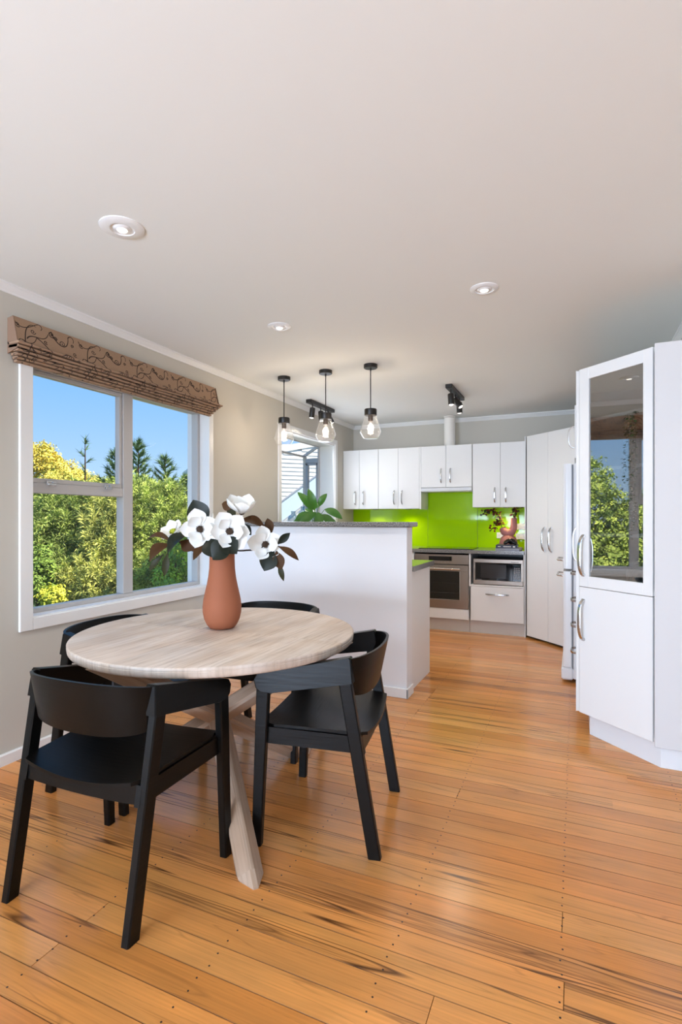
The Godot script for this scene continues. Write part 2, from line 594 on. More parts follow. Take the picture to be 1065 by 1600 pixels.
# ------------------------------------------------------------------ the room
func build_setting() -> void:
	# outer walls with thickness; openings left where the windows are
	var st := begin()
	var z1a := -1.91
	var z1b := -3.42
	var z2a := -4.53
	var z2b := -5.80
	var xo := XL - 0.2
	span(st, Vector3(xo, 0, 5.8), Vector3(XL, HC, 5.1))
	span(st, Vector3(xo, 0, 5.1), Vector3(XL, 0.72, 2.1))
	span(st, Vector3(xo, 2.10, 5.1), Vector3(XL, HC, 2.1))
	span(st, Vector3(xo, 0, 2.1), Vector3(XL, HC, z1a))
	span(st, Vector3(xo, 0, z1a), Vector3(XL, 0.72, z1b))
	span(st, Vector3(xo, 2.10, z1a), Vector3(XL, HC, z1b))
	span(st, Vector3(xo, 0, z1b), Vector3(XL, HC, z2a))
	span(st, Vector3(xo, 0, z2a), Vector3(XL, 0.98, z2b))
	span(st, Vector3(xo, 2.125, z2a), Vector3(XL, HC, z2b))
	span(st, Vector3(xo, 0, z2b), Vector3(XL, HC, ZB - 0.2))
	structure("wall_left", st, M.wall, "beige painted wall that holds the dining window and the kitchen box window")
	st = begin()
	span(st, Vector3(xo, 0, ZB - 0.2), Vector3(XR + 0.2, HC, ZB))
	structure("wall_back", st, M.wall, "beige kitchen wall behind the white cupboards")
	st = begin()
	span(st, Vector3(XR, 0, ZB), Vector3(XR + 0.2, HC, -3.0))
	span(st, Vector3(XR + 0.2, 0, -3.2), Vector3(3.4, HC, -3.0))
	span(st, Vector3(3.2, 0, -3.0), Vector3(3.4, HC, -2.3))
	span(st, Vector3(3.2, 2.12, -2.3), Vector3(3.4, HC, 1.9))
	span(st, Vector3(3.2, 0, 1.9), Vector3(3.4, HC, 5.8))
	structure("wall_right", st, M.wall, "beige wall behind the fridge and tall cupboards")
	st = begin()
	span(st, Vector3(XL, 0, 5.6), Vector3(-2.1, HC, 5.8))
	span(st, Vector3(-2.1, 2.12, 5.6), Vector3(2.6, HC, 5.8))
	span(st, Vector3(2.6, 0, 5.6), Vector3(3.2, HC, 5.8))
	structure("wall_front", st, M.wall, "wall behind the camera with wide glazed doors")
	st = begin()
	span(st, Vector3(xo - 0.05, HC, ZB - 0.3), Vector3(6.2, HC + 0.2, 7.2))  # slab runs past the walls as an added eave that keeps sun out
	structure("ceiling", st, M.ceiling, "plain off-white painted ceiling")

	# glazed doors behind the camera and to its right
	for w in [[Vector3(-2.1, 0, 5.70), Vector3(4.7, 2.12, 0), 0.0], [Vector3(3.30, 0, 1.9), Vector3(4.2, 2.12, 0), PI / 2]]:
		var d := structure_node("door_1" if w[2] == 0.0 else "door_2", "white framed sliding glass doors behind the camera" if w[2] == 0.0 else "white framed sliding glass doors to the right of the camera")
		d.position = w[0]
		d.rotation.y = w[2]
		var W: float = w[1].x
		var H: float = w[1].y
		var f := begin()
		for k in 4:
			span(f, Vector3(W * k / 3.0 - 0.035, 0, -0.03), Vector3(W * k / 3.0 + 0.035, H, 0.03), 0.004)
		span(f, Vector3(0, 0, -0.028), Vector3(W, 0.09, 0.028))
		span(f, Vector3(0, H - 0.07, -0.028), Vector3(W, H, 0.028))
		part("frame", f, M.alu, d)
		for k in 3:
			var p := begin()
			span(p, Vector3(W * k / 3.0 + 0.035, 0.09, -0.003), Vector3(W * (k + 1) / 3.0 - 0.035, H - 0.07, 0.003))
			part("pane", p, M.pane, d)

	# floor: a dark bed, then every board a part
	st = begin()
	span(st, Vector3(xo, -0.2, ZB - 0.2), Vector3(3.4, -0.022, 5.8))
	var floor_ := structure("floor", st, M.subfloor, "golden brown strip timber floor with dark streaks and nail holes")
	var r := RandomNumberGenerator.new()
	r.seed = 12
	var pitch := 0.0915
	var row := -2
	var special := {10: 9, 9: 6, 8: 15, 7: 13, 6: 9, 5: 11, 4: 4, 3: 2, 2: 7, 1: 0}
	var z := -0.732
	while z > ZB:
		var za := z
		var zb := z - pitch
		var xend := XR if zb < -3.0 else 2.1
		var cuts := [XL]
		var fixed := {3: -1.39, 1: -1.39, 4: -0.34, 6: -0.03, 9: -0.04, 16: -0.49, 13: 0.41, 20: -0.94, 24: 0.41}
		if fixed.has(row):
			cuts.append(fixed[row])
		elif row > 9 and r.randf() < 0.4:
			cuts.append(-0.94 + 0.45 * r.randi_range(-2, 3))
		cuts.append(xend)
		for i in cuts.size() - 1:
			var strip: int = r.randi_range(0, 15)
			if strip in [11, 13] and r.randf() < 0.75: strip = 6
			if special.has(row): strip = special[row]
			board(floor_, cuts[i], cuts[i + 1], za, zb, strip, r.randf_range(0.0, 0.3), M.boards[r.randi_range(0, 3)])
		row += 1
		z -= pitch
	# the rest of the boards behind the camera, out of view, as one bed
	var rest := begin()
	var zz := -0.732 + pitch
	while zz < 5.6:
		span(rest, Vector3(XL, -0.02, zz - pitch + 0.001), Vector3(3.2, 0, zz))
		zz += pitch
	span(rest, Vector3(2.1, -0.02, -3.0), Vector3(3.2, 0, -0.732))
	var rm := std("c08a54", 0.3)
	part("floor_strip", rest, rm, floor_)
	# nail heads in pairs over every joist
	var nm := CylinderMesh.new()
	nm.top_radius = 0.0030
	nm.bottom_radius = 0.0030
	nm.height = 0.0012
	nm.radial_segments = 7
	nm.rings = 1
	var spots := []
	z = -0.732
	while z > -4.6:
		var x := -2.29
		while x < 2.0:
			for q in [0.27, 0.73]:
				spots.append(Vector3(x + r.randf_range(-0.004, 0.004), -0.0002, z - pitch * q + r.randf_range(-0.004, 0.004)))
			x += 0.45
		z -= pitch
	var mm := MultiMesh.new()
	mm.transform_format = MultiMesh.TRANSFORM_3D
	mm.mesh = nm
	mm.instance_count = spots.size()
	for i in spots.size():
		mm.set_instance_transform(i, Transform3D(Basis(), spots[i]))
	var nails := MultiMeshInstance3D.new()
	nails.name = "nail_heads"
	nails.multimesh = mm
	nails.material_override = M.nail
	nails.set_meta("kind", "stuff")
	floor_.add_child(nails)

	# cornice: a small cove where wall and ceiling meet
	var prof := PackedVector2Array([Vector2(0, 0), Vector2(0.008, 0), Vector2(0.012, 0.008), Vector2(0.03, 0.03), Vector2(0.036, 0.034), Vector2(0.036, 0.044), Vector2(0, 0.044)])
	st = begin()
	prism(st, prof, Vector3.RIGHT, Vector3.UP, Vector3(XL, HC - 0.044, 5.6), Vector3(0, 0, ZB - 5.6))
	structure("trim_1", st, M.trim, "white cornice along the window wall")
	st = begin()
	prism(st, prof, Vector3.BACK, Vector3.UP, Vector3(XL, HC - 0.044, ZB), Vector3(XR - XL, 0, 0))
	structure("trim_2", st, M.trim, "white cornice along the kitchen back wall")
	st = begin()
	prism(st, prof, Vector3.LEFT, Vector3.UP, Vector3(XR, HC - 0.044, ZB), Vector3(0, 0, -3.0 - ZB))
	structure("trim_3", st, M.trim, "white cornice above the tall corner cupboard")

	# baseboards
	st = begin()
	prism(st, PackedVector2Array([Vector2(0, 0), Vector2(0.014, 0), Vector2(0.014, 0.052), Vector2(0.009, 0.058), Vector2(0, 0.058)]), Vector3.RIGHT, Vector3.UP, Vector3(XL, 0, 5.6), Vector3(0, 0, -3.56 - 5.6))
	structure("baseboard_left", st, M.trim, "white baseboard under the dining window")

	# bar-height half wall
	st = begin()
	span(st, Vector3(XL, 0, -3.69), Vector3(-1.074, 1.186, -3.56), 0.002)
	structure("wall_bar", st, M.wall_white, "white half wall between the dining area and the kitchen")
	st = begin()
	span(st, Vector3(XL + 0.014, 0, -3.56), Vector3(-1.062, 0.068, -3.546), 0.003)
	span(st, Vector3(-1.074, 0, -3.69), Vector3(-1.062, 0.068, -3.546), 0.003)
	structure("baseboard_bar", st, M.trim, "white baseboard around the end of the half wall")

func board(parent: Node3D, x0: float, x1: float, za: float, zb: float, strip: int, u0: float, mat: Material) -> void:
	var st := begin()
	var g := 0.0009
	var c := 0.0004
	var xa := x0 + g
	var xb := x1 - g
	var z0 := za - g
	var z1 := zb + g
	var uv := func(x: float, zz: float) -> Vector2:
		return Vector2(u0 + (x - x0) / 3.6, (strip + 0.03 + 0.94 * clampf((za - zz) / (za - zb), 0.0, 1.0)) / 16.0)
	var ring := func(y: float, d: float) -> Array:
		return [Vector3(xa + d, y, z0 - d), Vector3(xb - d, y, z0 - d), Vector3(xb - d, y, z1 + d), Vector3(xa + d, y, z1 + d)]
	var rings := [ring.call(-0.021, 0.0), ring.call(-c, 0.0), ring.call(0.0, c)]
	var t := PackedVector3Array()
	var u := PackedVector2Array()
	for i in 2:
		for k in 4:
			var a: Vector3 = rings[i][k]
			var b: Vector3 = rings[i][(k + 1) % 4]
			var cc: Vector3 = rings[i + 1][(k + 1) % 4]
			var d: Vector3 = rings[i + 1][k]
			for p in [a, b, cc, a, cc, d]:
				t.append(p)
				u.append(uv.call(p.x, p.z))
	for idx in [[2, 0, 1], [2, 1, 2], [2, 0, 2], [2, 2, 3]]: pass
	var top: Array = rings[2]
	var bot: Array = rings[0]
	for p in [top[0], top[1], top[2], top[0], top[2], top[3], bot[0], bot[2], bot[1], bot[0], bot[3], bot[2]]:
		t.append(p)
		u.append(uv.call(p.x, p.z))
	solid(st, t, -1, true, u)
	part("board", st, mat, parent)

func build_windows() -> void:
	# dining window: timber architrave, reveals and a grey painted frame set outward
	var w := structure_node("window_1", "wide dining window with grey frame, one awning sash and white architrave")
	var za := -1.925
	var zb := -3.405
	var y0 := 0.735
	var y1 := 2.085
	var ow := 0.062
	for a in [[Vector3(XL, 0.656, za + 0.074), Vector3(XL + 0.016, 2.15, za)], [Vector3(XL, 0.656, zb), Vector3(XL + 0.016, 2.15, zb - 0.05)], [Vector3(XL, 0.656, za), Vector3(XL + 0.0155, y0 - 0.015, zb)], [Vector3(XL, y1, za), Vector3(XL + 0.0155, 2.15, zb)]]:
		var s := begin()
		span(s, a[0], a[1], 0.003)
		part("architrave", s, M.trim, w)
	for a in [[Vector3(XL - 0.2, y0 - 0.02, za), Vector3(XL + 0.003, y0 - 0.008, zb)], [Vector3(XL - 0.2, y1, za + 0.012), Vector3(XL + 0.003, y1 + 0.012, zb)], [Vector3(XL - 0.2, y0 - 0.02, za + 0.014), Vector3(XL + 0.003, y1 + 0.01, za + 0.001)], [Vector3(XL - 0.2, y0 - 0.02, zb - 0.001), Vector3(XL + 0.003, y1 + 0.01, zb - 0.014)]]:
		var s := begin()
		span(s, a[0], a[1], 0.001)
		part("reveal_lining", s, M.trim, w)
	var xf := -2.755
	var f := begin()
	var D := 0.03
	span(f, Vector3(xf - D, y0 - 0.008, za), Vector3(xf + D, 0.752, zb), 0.003)
	span(f, Vector3(xf - D, 2.07, za), Vector3(xf + D, y1, zb), 0.003)
	span(f, Vector3(xf - D, 0.752, za), Vector3(xf + D, 2.07, za - 0.03), 0.003)
	span(f, Vector3(xf - D, 0.752, zb + 0.03), Vector3(xf + D, 2.07, zb), 0.003)
	part("frame", f, M.alu, w)
	f = begin()
	span(f, Vector3(xf - D, 0.752, -2.622), Vector3(xf + D + 0.004, 2.07, -2.705), 0.003)
	part("mullion", f, M.alu, w)
	f = begin()
	span(f, Vector3(xf - D, 1.388, za - 0.03), Vector3(xf + D + 0.002, 1.446, -2.622), 0.003)
	part("transom", f, M.alu, w)
	# the awning sash over the transom
	f = begin()
	span(f, Vector3(xf - 0.012, 1.446, za - 0.032), Vector3(xf + D - 0.004, 1.472, -2.62), 0.003)
	span(f, Vector3(xf - 0.012, 2.045, za - 0.032), Vector3(xf + D - 0.004, 2.069, -2.62), 0.003)
	span(f, Vector3(xf - 0.012, 1.472, -2.594), Vector3(xf + D - 0.004, 2.045, -2.62), 0.003)
	span(f, Vector3(xf - 0.012, 1.472, za - 0.032), Vector3(xf + D - 0.004, 2.045, za - 0.05), 0.003)
	part("sash", f, M.alu, w)
	for zc in [-2.10, -2.50]:
		f = begin()
		span(f, Vector3(xf + D, 1.432, zc - 0.03), Vector3(xf + D + 0.006, 1.462, zc + 0.03), 0.002)
		tube(f, [Vector3(xf + D + 0.004, 1.447, zc), Vector3(xf + D + 0.024, 1.447, zc)], 0.009, 10)
		box(f, Vector3(xf + D + 0.024, 1.44, zc + 0.014), Vector3(0.009, 0.014, 0.05), 0.003)
		part("latch", f, M.chrome, w)
	for p in [[0.752, 1.388, za - 0.03, -2.622], [1.472, 2.045, za - 0.05, -2.594], [0.752, 2.07, -2.705, zb + 0.03]]:
		f = begin()
		span(f, Vector3(xf - 0.003, p[0], p[2]), Vector3(xf + 0.003, p[1], p[3]))
		part("pane", f, M.pane, w)

	# unseen window added to the same wall, to bring light in beside the camera
	w = structure_node("window_3", "wide window added to the same wall for light, out of view beside the camera")
	f = begin()
	for k in 4:
		span(f, Vector3(xf - D, 0.72, 2.1 + k * 0.98), Vector3(xf + D, 2.10, 2.16 + k * 0.98), 0.003)
	span(f, Vector3(xf - D, 0.72, 2.1), Vector3(xf + D, 0.78, 5.1), 0.003)
	span(f, Vector3(xf - D, 2.04, 2.1), Vector3(xf + D, 2.10, 5.1), 0.003)
	part("frame", f, M.alu, w)
	for k in 3:
		f = begin()
		span(f, Vector3(xf - 0.003, 0.78, 2.16 + k * 0.98), Vector3(xf + 0.003, 2.04, 2.1 + (k + 1) * 0.98))
		part("pane", f, M.pane, w)

	# kitchen box window that stands out from the wall, with a sloping glass top
	w = structure_node("window_2", "kitchen box window with a sloping glass top and grey frame")
	za = -4.53
	zb = -5.80
	var xo := -3.04
	var xw := -2.85
	for a in [[Vector3(XL, 0.98, za + 0.055), Vector3(XL + 0.016, 2.185, za)], [Vector3(XL, 0.98, zb), Vector3(XL + 0.016, 2.185, zb - 0.06)], [Vector3(XL, 2.125, za), Vector3(XL + 0.0155, 2.185, zb)]]:
		var s := begin()
		span(s, a[0], a[1], 0.003)
		part("architrave", s, M.trim, w)
	for a in [[Vector3(xw, 0.98, za), Vector3(XL + 0.003, 2.125, za - 0.012)], [Vector3(xw, 0.98, zb), Vector3(XL + 0.003, 2.125, zb + 0.012)], [Vector3(xw, 2.113, za), Vector3(XL + 0.003, 2.125, zb)], [Vector3(xo - 0.03, 0.955, za), Vector3(XL + 0.003, 0.98, zb)]]:
		var s := begin()
		span(s, a[0], a[1], 0.001)
		part("reveal_lining", s, M.trim, w)
	f = begin()
	for z in [za, zb + 0.03]:
		span(f, Vector3(xo - 0.02, 0.98, z), Vector3(xo + 0.02, 2.0, z - 0.03), 0.003)
		# slanting bar from the front corner up to the wall
		loft(f, [PackedVector3Array([Vector3(xo - 0.02, 1.985, z), Vector3(xo - 0.02, 2.02, z), Vector3(xo - 0.02, 2.02, z - 0.03), Vector3(xo - 0.02, 1.985, z - 0.03)]),
			PackedVector3Array([Vector3(xw, 2.105, z), Vector3(xw, 2.14, z), Vector3(xw, 2.14, z - 0.03), Vector3(xw, 2.105, z - 0.03)])])
		span(f, Vector3(xw - 0.012, 0.98, z), Vector3(xw + 0.012, 2.13, z - 0.03), 0.003)
	span(f, Vector3(xo - 0.02, 1.99, za - 0.03), Vector3(xo + 0.006, 2.012, zb + 0.03), 0.002)
	span(f, Vector3(xw - 0.012, 2.105, za - 0.03), Vector3(xw + 0.012, 2.14, zb + 0.03), 0.002)
	span(f, Vector3(xo - 0.02, 0.98, za - 0.03), Vector3(xo + 0.02, 1.02, zb + 0.03), 0.002)
	part("frame", f, M.alu, w)
	# opening sash in the far side
	f = begin()
	var zs := zb + 0.012
	span(f, Vector3(xo + 0.02, 1.92, zs - 0.03), Vector3(xw - 0.012, 1.975, zs + 0.02), 0.002)
	span(f, Vector3(xo + 0.022, 1.05, zs - 0.02), Vector3(xo + 0.05, 1.915, zs + 0.025), 0.002)
	span(f, Vector3(xw - 0.03, 1.05, zs - 0.02), Vector3(xw - 0.012, 1.915, zs + 0.025), 0.002)
	span(f, Vector3(xo + 0.022, 1.89, zs - 0.02), Vector3(xw - 0.012, 1.915, zs + 0.025), 0.002)
	span(f, Vector3(xo + 0.022, 1.02, zs - 0.02), Vector3(xw - 0.012, 1.05, zs + 0.025), 0.002)
	part("sash", f, M.alu_blue, w)
	f = begin()
	span(f, Vector3(xo - 0.003, 1.02, za - 0.03), Vector3(xo + 0.003, 1.99, zb + 0.03))
	part("pane", f, M.pane, w)
	f = begin()
	loft(f, [PackedVector3Array([Vector3(xo, 2.012, za - 0.03), Vector3(xo, 2.018, za - 0.03), Vector3(xo, 2.018, zb + 0.03), Vector3(xo, 2.012, zb + 0.03)]),
		PackedVector3Array([Vector3(xw, 2.128, za - 0.03), Vector3(xw, 2.134, za - 0.03), Vector3(xw, 2.134, zb + 0.03), Vector3(xw, 2.128, zb + 0.03)])])
	part("pane", f, M.pane, w)
	for z in [za - 0.015, zb + 0.015]:
		f = begin()
		prism(f, PackedVector2Array([Vector2(xo, 1.02), Vector2(xw, 1.02), Vector2(xw, 2.11), Vector2(xo, 1.99)]), Vector3.RIGHT, Vector3.UP, Vector3(0, 0, z - 0.002), Vector3(0, 0, 0.004))
		part("pane", f, M.pane, w)

func build_blind() -> void:
	var t := thing("roman_blind", "brown roman blind with dark scrolling vines, gathered above the dining window", "blind", Vector3(XL, 2.08, -2.60))
	var zl := 0.80
	var zr := -0.835
	var st := begin()
	span(st, Vector3(0.0, 0.165, zl - 0.01), Vector3(0.035, 0.195, zr + 0.01), 0.002)
	part("head_rail", st, M.fabric_trim, t)
	# front panel: a cloth sheet hung from the rail, leaning out a little
	st = begin()
	cloth(st, Vector2(0.042, 0.197), Vector2(0.078, 0.055), zl, zr, 0.08, 0.62, 0.02)
	part("front_panel", st, M.fabric, t)
	# side returns
	for z in [zl, zr - 0.018]:
		st = begin()
		prism(st, PackedVector2Array([Vector2(0, 0.19), Vector2(0.042, 0.197), Vector2(0.078, 0.055), Vector2(0.07, 0.03), Vector2(0, 0.01)]), Vector3.RIGHT, Vector3.UP, Vector3(0, 0, z), Vector3(0, 0, 0.006 if z > 0 else 0.004))
		part("side_return", st, M.fabric_trim, t)
	# gathered folds, each a soft loop of cloth a little lower and further back
	for k in 6:
		st = begin()
		var y := 0.058 - k * 0.0165
		var xr := 0.098 - k * 0.0115
		var ring := []
		var e0 := zl + 0.012 - k * 0.006
		var e1 := zr - 0.035 + k * 0.014
		for i in 25:
			var f := i / 24.0
			var zz := lerpf(e0, e1, f)
			var sag := sin(f * 17.0 + k * 1.3) * 0.0018
			var rr := PackedVector3Array()
			for a in 9:
				var an := lerpf(-PI * 0.5, PI * 0.5, a / 8.0)
				rr.append(Vector3(xr - 0.012 + cos(an) * 0.012, y + sag + sin(an) * 0.0066, zz))
			rr.append(Vector3(0.01, y + sag + 0.0064, zz))
			rr.append(Vector3(0.01, y + sag - 0.0064, zz))
			ring.append(rr)
		fold_solid(st, ring, 0.31 + k * 0.09)
		part("fold", st, M.fabric, t)
	st = begin()
	tube(st, [Vector3(0.03, 0.0, -0.835), Vector3(0.03, -0.42, -0.838), Vector3(0.028, -0.80, -0.835)], 0.0012, 6)
	lathe(st, [Vector2(0, -0.02), Vector2(0.006, -0.018), Vector2(0.007, 0.0), Vector2(0.003, 0.018), Vector2(0, 0.02)], 10, Vector3(0.028, -0.81, -0.835))
	part("cord", st, M.paper, t)

func cloth(st: SurfaceTool, a: Vector2, b: Vector2, z0: float, z1: float, v0: float, v1: float, _t: float) -> void:
	var tr := PackedVector3Array()
	var uv := PackedVector2Array()
	var n := 30
	var P := func(i: int, k: int, d: float) -> Vector3:
		var f := float(i) / n
		var q := a.lerp(b, k / 4.0)
		return Vector3(q.x + d + sin(f * 23.0) * 0.0012 * k / 4.0, q.y, lerpf(z0, z1, f))
	for i in n:
		for k in 4:
			var c := [P.call(i, k, 0.0), P.call(i + 1, k, 0.0), P.call(i + 1, k + 1, 0.0), P.call(i, k + 1, 0.0)]
			var u := [Vector2(float(i) / n, k / 4.0), Vector2(float(i + 1) / n, k / 4.0), Vector2(float(i + 1) / n, (k + 1) / 4.0), Vector2(float(i) / n, (k + 1) / 4.0)]
			for j in [0, 2, 1, 0, 3, 2]:
				tr.append(c[j])
				uv.append(Vector2(u[j].x * 4.3 + 0.05, lerpf(v0, v1, u[j].y)))
	group_id += 1
	solid(st, tr, group_id, false, uv)

func fold_solid(st: SurfaceTool, rings: Array, v: float) -> void:
	var tr := PackedVector3Array()
	var uv := PackedVector2Array()
	var n: int = rings[0].size()
	for i in rings.size() - 1:
		for k in n:
			var k2 := (k + 1) % n
			var c := [rings[i][k], rings[i][k2], rings[i + 1][k2], rings[i + 1][k]]
			var u := [Vector2(i, k), Vector2(i, k + 1), Vector2(i + 1, k + 1), Vector2(i + 1, k)]
			for j in [0, 1, 2, 0, 2, 3]:
				tr.append(c[j])
				uv.append(Vector2(u[j].x / 24.0 * 4.3, v + u[j].y * 0.012))
	for e in [0, rings.size() - 1]:
		for k in range(1, n - 1):
			for j in ([0, k + 1, k] if e == 0 else [0, k, k + 1]):
				tr.append(rings[e][j])
				uv.append(Vector2(0.1 + 0.01 * j, v))
	solid(st, tr, -1, true, uv)

# ------------------------------------------------------------------ kitchen units
# arched bar pull; along: direction of its length, out: away from the door
func handle(parent: Node3D, at: Vector3, length: float, along: Vector3, out: Vector3, proj := 0.03, width := 0.016) -> void:
	var st := begin()
	var side := along.cross(out).normalized()
	var rings := []
	var n := 16
	for i in n + 1:
		var t := -1.0 + 2.0 * i / n
		var a := t * length * 0.5
		var o := proj * pow(maxf(0.0, 1.0 - pow(absf(t), 3.2)), 0.7)
		var th := 0.0045
		var tan_ := Vector2(1.0, -proj * 3.0 * signf(t) * pow(absf(t), 2.2) / (length * 0.5)).normalized()
		var nrm := Vector2(-tan_.y, tan_.x)
		var p := at + along * a + out * (o + 0.004)
		var nn := along * nrm.x + out * nrm.y
		var w := width * (0.75 + 0.25 * (1.0 - t * t))
		var r := PackedVector3Array()
		for q in [[-1.0, -1.0], [1.0, -1.0], [1.0, 0.4], [0.7, 1.0], [-0.7, 1.0], [-1.0, 0.4]]:
			r.append(p + side * (q[0] * w * 0.5) + nn * (q[1] * th))
		rings.append(r)
	loft(st, rings, false, true)
	for s in [-1.0, 1.0]:
		var p: Vector3 = at + along * (s * (length * 0.5 - 0.006))
		var b := Basis(along, out, side)
		box(st, p + out * 0.003, Vector3(0.014, 0.008, width * 0.8), 0.0015, b)
	part("handle", st, M.chrome, parent)

func door_panel(parent: Node3D, called: String, x0: float, x1: float, y0: float, y1: float, z: float, mat: Material = null) -> MeshInstance3D:
	var st := begin()
	span(st, Vector3(x0 + 0.0015, y0 + 0.0015, z - 0.018), Vector3(x1 - 0.0015, y1 - 0.0015, z), 0.0015)
	return part(called, st, mat if mat else M.lacquer, parent)

func wall_cupboard(label: String, x0: float, x1: float, y0: float, split: float, handle_y: float, hx: Array, hood := false) -> void:
	var zf := -6.06
	var t := thing("wall_cupboard", label, "cupboard", Vector3(x0, y0, zf), 0.0, "white cupboards along the kitchen back wall")
	var w := x1 - x0
	var h := 2.083 - y0
	var st := begin()
	span(st, Vector3(0.0, 0, -0.335), Vector3(w, h, -0.0195), 0.001)
	part("body", st, M.carcass, t)
	var ds := [[0.0, split - x0], [split - x0, w]]
	for i in 2:
		var d := door_panel(t, "door", ds[i][0], ds[i][1], 0.0 if not hood else 0.0, h, 0.0)
		handle(d, Vector3(hx[i] - x0, handle_y - y0, 0.0), 0.166, Vector3.UP, Vector3.BACK)

func build_kitchen() -> void:
	wall_cupboard("white double cupboard in the corner by the box window", -2.648, -2.186, 1.36, -2.432, 1.495, [-2.485, -2.378])
	wall_cupboard("white double cupboard above the left end of the green splashback, beside the range hood", -2.184, -1.676, 1.36, -1.935, 1.495, [-1.983, -1.885])
	wall_cupboard("short white double cupboard above the range hood, under the round duct", -1.656, -1.072, 1.603, -1.366, 1.737, [-1.419, -1.312], true)
	wall_cupboard("white double cupboard above the power points and pink vase", -1.066, -0.502, 1.37, -0.764, 1.505, [-0.823, -0.705])
	var st := begin()
	span(st, Vector3(-0.0095, 0, -0.32), Vector3(0.0095, 0.73, 0.0), 0.001)
	var fl := part("side_panel", st, M.lacquer, self)
	fl.position = Vector3(-1.666, 1.353, -6.06)
	fl.set_meta("label", "narrow white end panel left of the range hood")
	fl.set_meta("category", "panel")
	# slide-out hood
	var t := thing("range_hood", "slim white range hood under the short cupboard", "range hood", Vector3(-1.364, 1.555, -6.06))
	st = begin()
	span(st, Vector3(-0.29, 0.0, -0.30), Vector3(0.29, 0.046, -0.02), 0.001)
	part("body", st, M.carcass, t)
	st = begin()
	span(st, Vector3(-0.291, 0.004, -0.02), Vector3(0.291, 0.044, 0.004), 0.003)
	part("front_strip", st, std("d3d6da", 0.3), t)
	# duct
	t = thing("duct", "white round duct rising from the cupboards to the ceiling", "duct", Vector3(-1.352, 2.083, -6.2))
	st = begin()
	lathe(st, [Vector2(0, 0), Vector2(0.064, 0), Vector2(0.064, 0.335), Vector2(0, 0.335)], 32, Vector3.ZERO)
	part("pipe", st, std("efece6", 0.45), t)
	st = begin()
	lathe(st, [Vector2(0.0645, 0), Vector2(0.069, 0.0), Vector2(0.069, 0.012), Vector2(0.0645, 0.014)], 32, Vector3(0, 0.34, 0))
	part("collar", st, std("f3f0ea", 0.45), t)

	# small lamps under the wall cupboards
	for q in [[-2.28, "small round lamp under the corner cupboard"], [-1.86, "small round lamp under the cupboard left of the range hood"], [-0.72, "small round lamp under the cupboard above the pink vase"]]:
		var ul := thing("cupboard_lamp", q[1], "lamp", Vector3(q[0], 1.36 if q[0] < -1.0 else 1.37, -6.24), 0.0, "small lamps under the wall cupboards")
		var us := begin()
		lathe(us, [Vector2(0.024, -0.006), Vector2(0.034, -0.006), Vector2(0.036, -0.003), Vector2(0.036, 0.0), Vector2(0.0, 0.0)], 28, Vector3.ZERO)
		part("trim_ring", us, M.chrome, ul)
		us = begin()
		lathe(us, [Vector2(0.0, -0.005), Vector2(0.024, -0.005), Vector2(0.024, -0.003), Vector2(0.0, -0.003)], 24, Vector3.ZERO)
		part("led_lens", us, M.led, ul)
		var sp := SpotLight3D.new()
		sp.name = "led"
		sp.position = Vector3(0, -0.012, 0)
		sp.rotation.x = -PI / 2
		sp.spot_angle = 70.0
		sp.spot_angle_attenuation = 1.0
		sp.light_energy = 0.16
		sp.light_color = Color("ffdf9e")
		sp.light_size = 0.02
		sp.spot_range = 6.0
		sp.spot_attenuation = 2.0
		sp.shadow_enabled = true
		ul.add_child(sp)

	# splashback
	t = thing("splashback", "glossy lime green glass splashback behind the cooktop", "splashback", Vector3(-1.57, 0.905, ZB))
	for a in [[-1.078, -0.095, 0.0, 0.455], [-0.092, 0.503, 0.0, 0.70], [0.506, 1.082, 0.0, 0.465]]:
		st = begin()
		span(st, Vector3(a[0], a[2], 0.001), Vector3(a[1], a[3], 0.008), 0.001)
		part("glass_panel", st, M.green_glass, t)

	# power points
	for p in [[-0.785, 1.05, "white power point left of the pink vase"], [-0.575, 1.152, "upper white power point behind the pink vase"], [-0.575, 1.04, "lower white power point right of the pink vase"]]:
		t = thing("power_point", p[2], "power point", Vector3(p[0], p[1], ZB + 0.008), 0.0, "white power points on the green splashback")
		st = begin()
		span(st, Vector3(-0.06, -0.034, 0), Vector3(0.06, 0.034, 0.009), 0.003)
		part("plate", st, M.trim, t)
		for s in [-0.032, 0.032]:
			st = begin()
			for q in [[-0.006, 0.006, 0.5], [0.006, 0.006, -0.5], [0.0, -0.008, 0.0]]:
				box(st, Vector3(s + q[0], q[1] - 0.004, 0.0092), Vector3(0.0022, 0.008, 0.001), 0.0, Basis(Vector3.BACK, q[2]))
			part("socket", st, M.black_plastic, t)
			st = begin()
			box(st, Vector3(s * 0.6, 0.021, 0.010), Vector3(0.014, 0.009, 0.003), 0.001)
			part("switch", st, M.pot_white, t)

	# worktops
	st = begin()
	prism(st, PackedVector2Array([Vector2(XL, ZB), Vector2(-0.497, ZB), Vector2(-0.497, -5.835), Vector2(-2.04, -5.835), Vector2(-2.04, -4.285), Vector2(-1.062, -4.285), Vector2(-1.062, -3.692), Vector2(XL, -3.692)]), Vector3.RIGHT, Vector3.BACK, Vector3(0, 0.866, 0), Vector3(0, 0.039, 0))
	var wt := part("worktop", st, M.granite, self)
	wt.set_meta("label", "U-shaped grey speckled stone worktop around the kitchen")
	wt.set_meta("category", "worktop")
	st = begin()
	span(st, Vector3(XL + 0.001, 1.187, -3.745), Vector3(-1.047, 1.222, -3.528), 0.006)
	wt = part("bar_top", st, M.granite, self)
	wt.set_meta("label", "grey speckled stone bar top on the white half wall")
	wt.set_meta("category", "bar top")

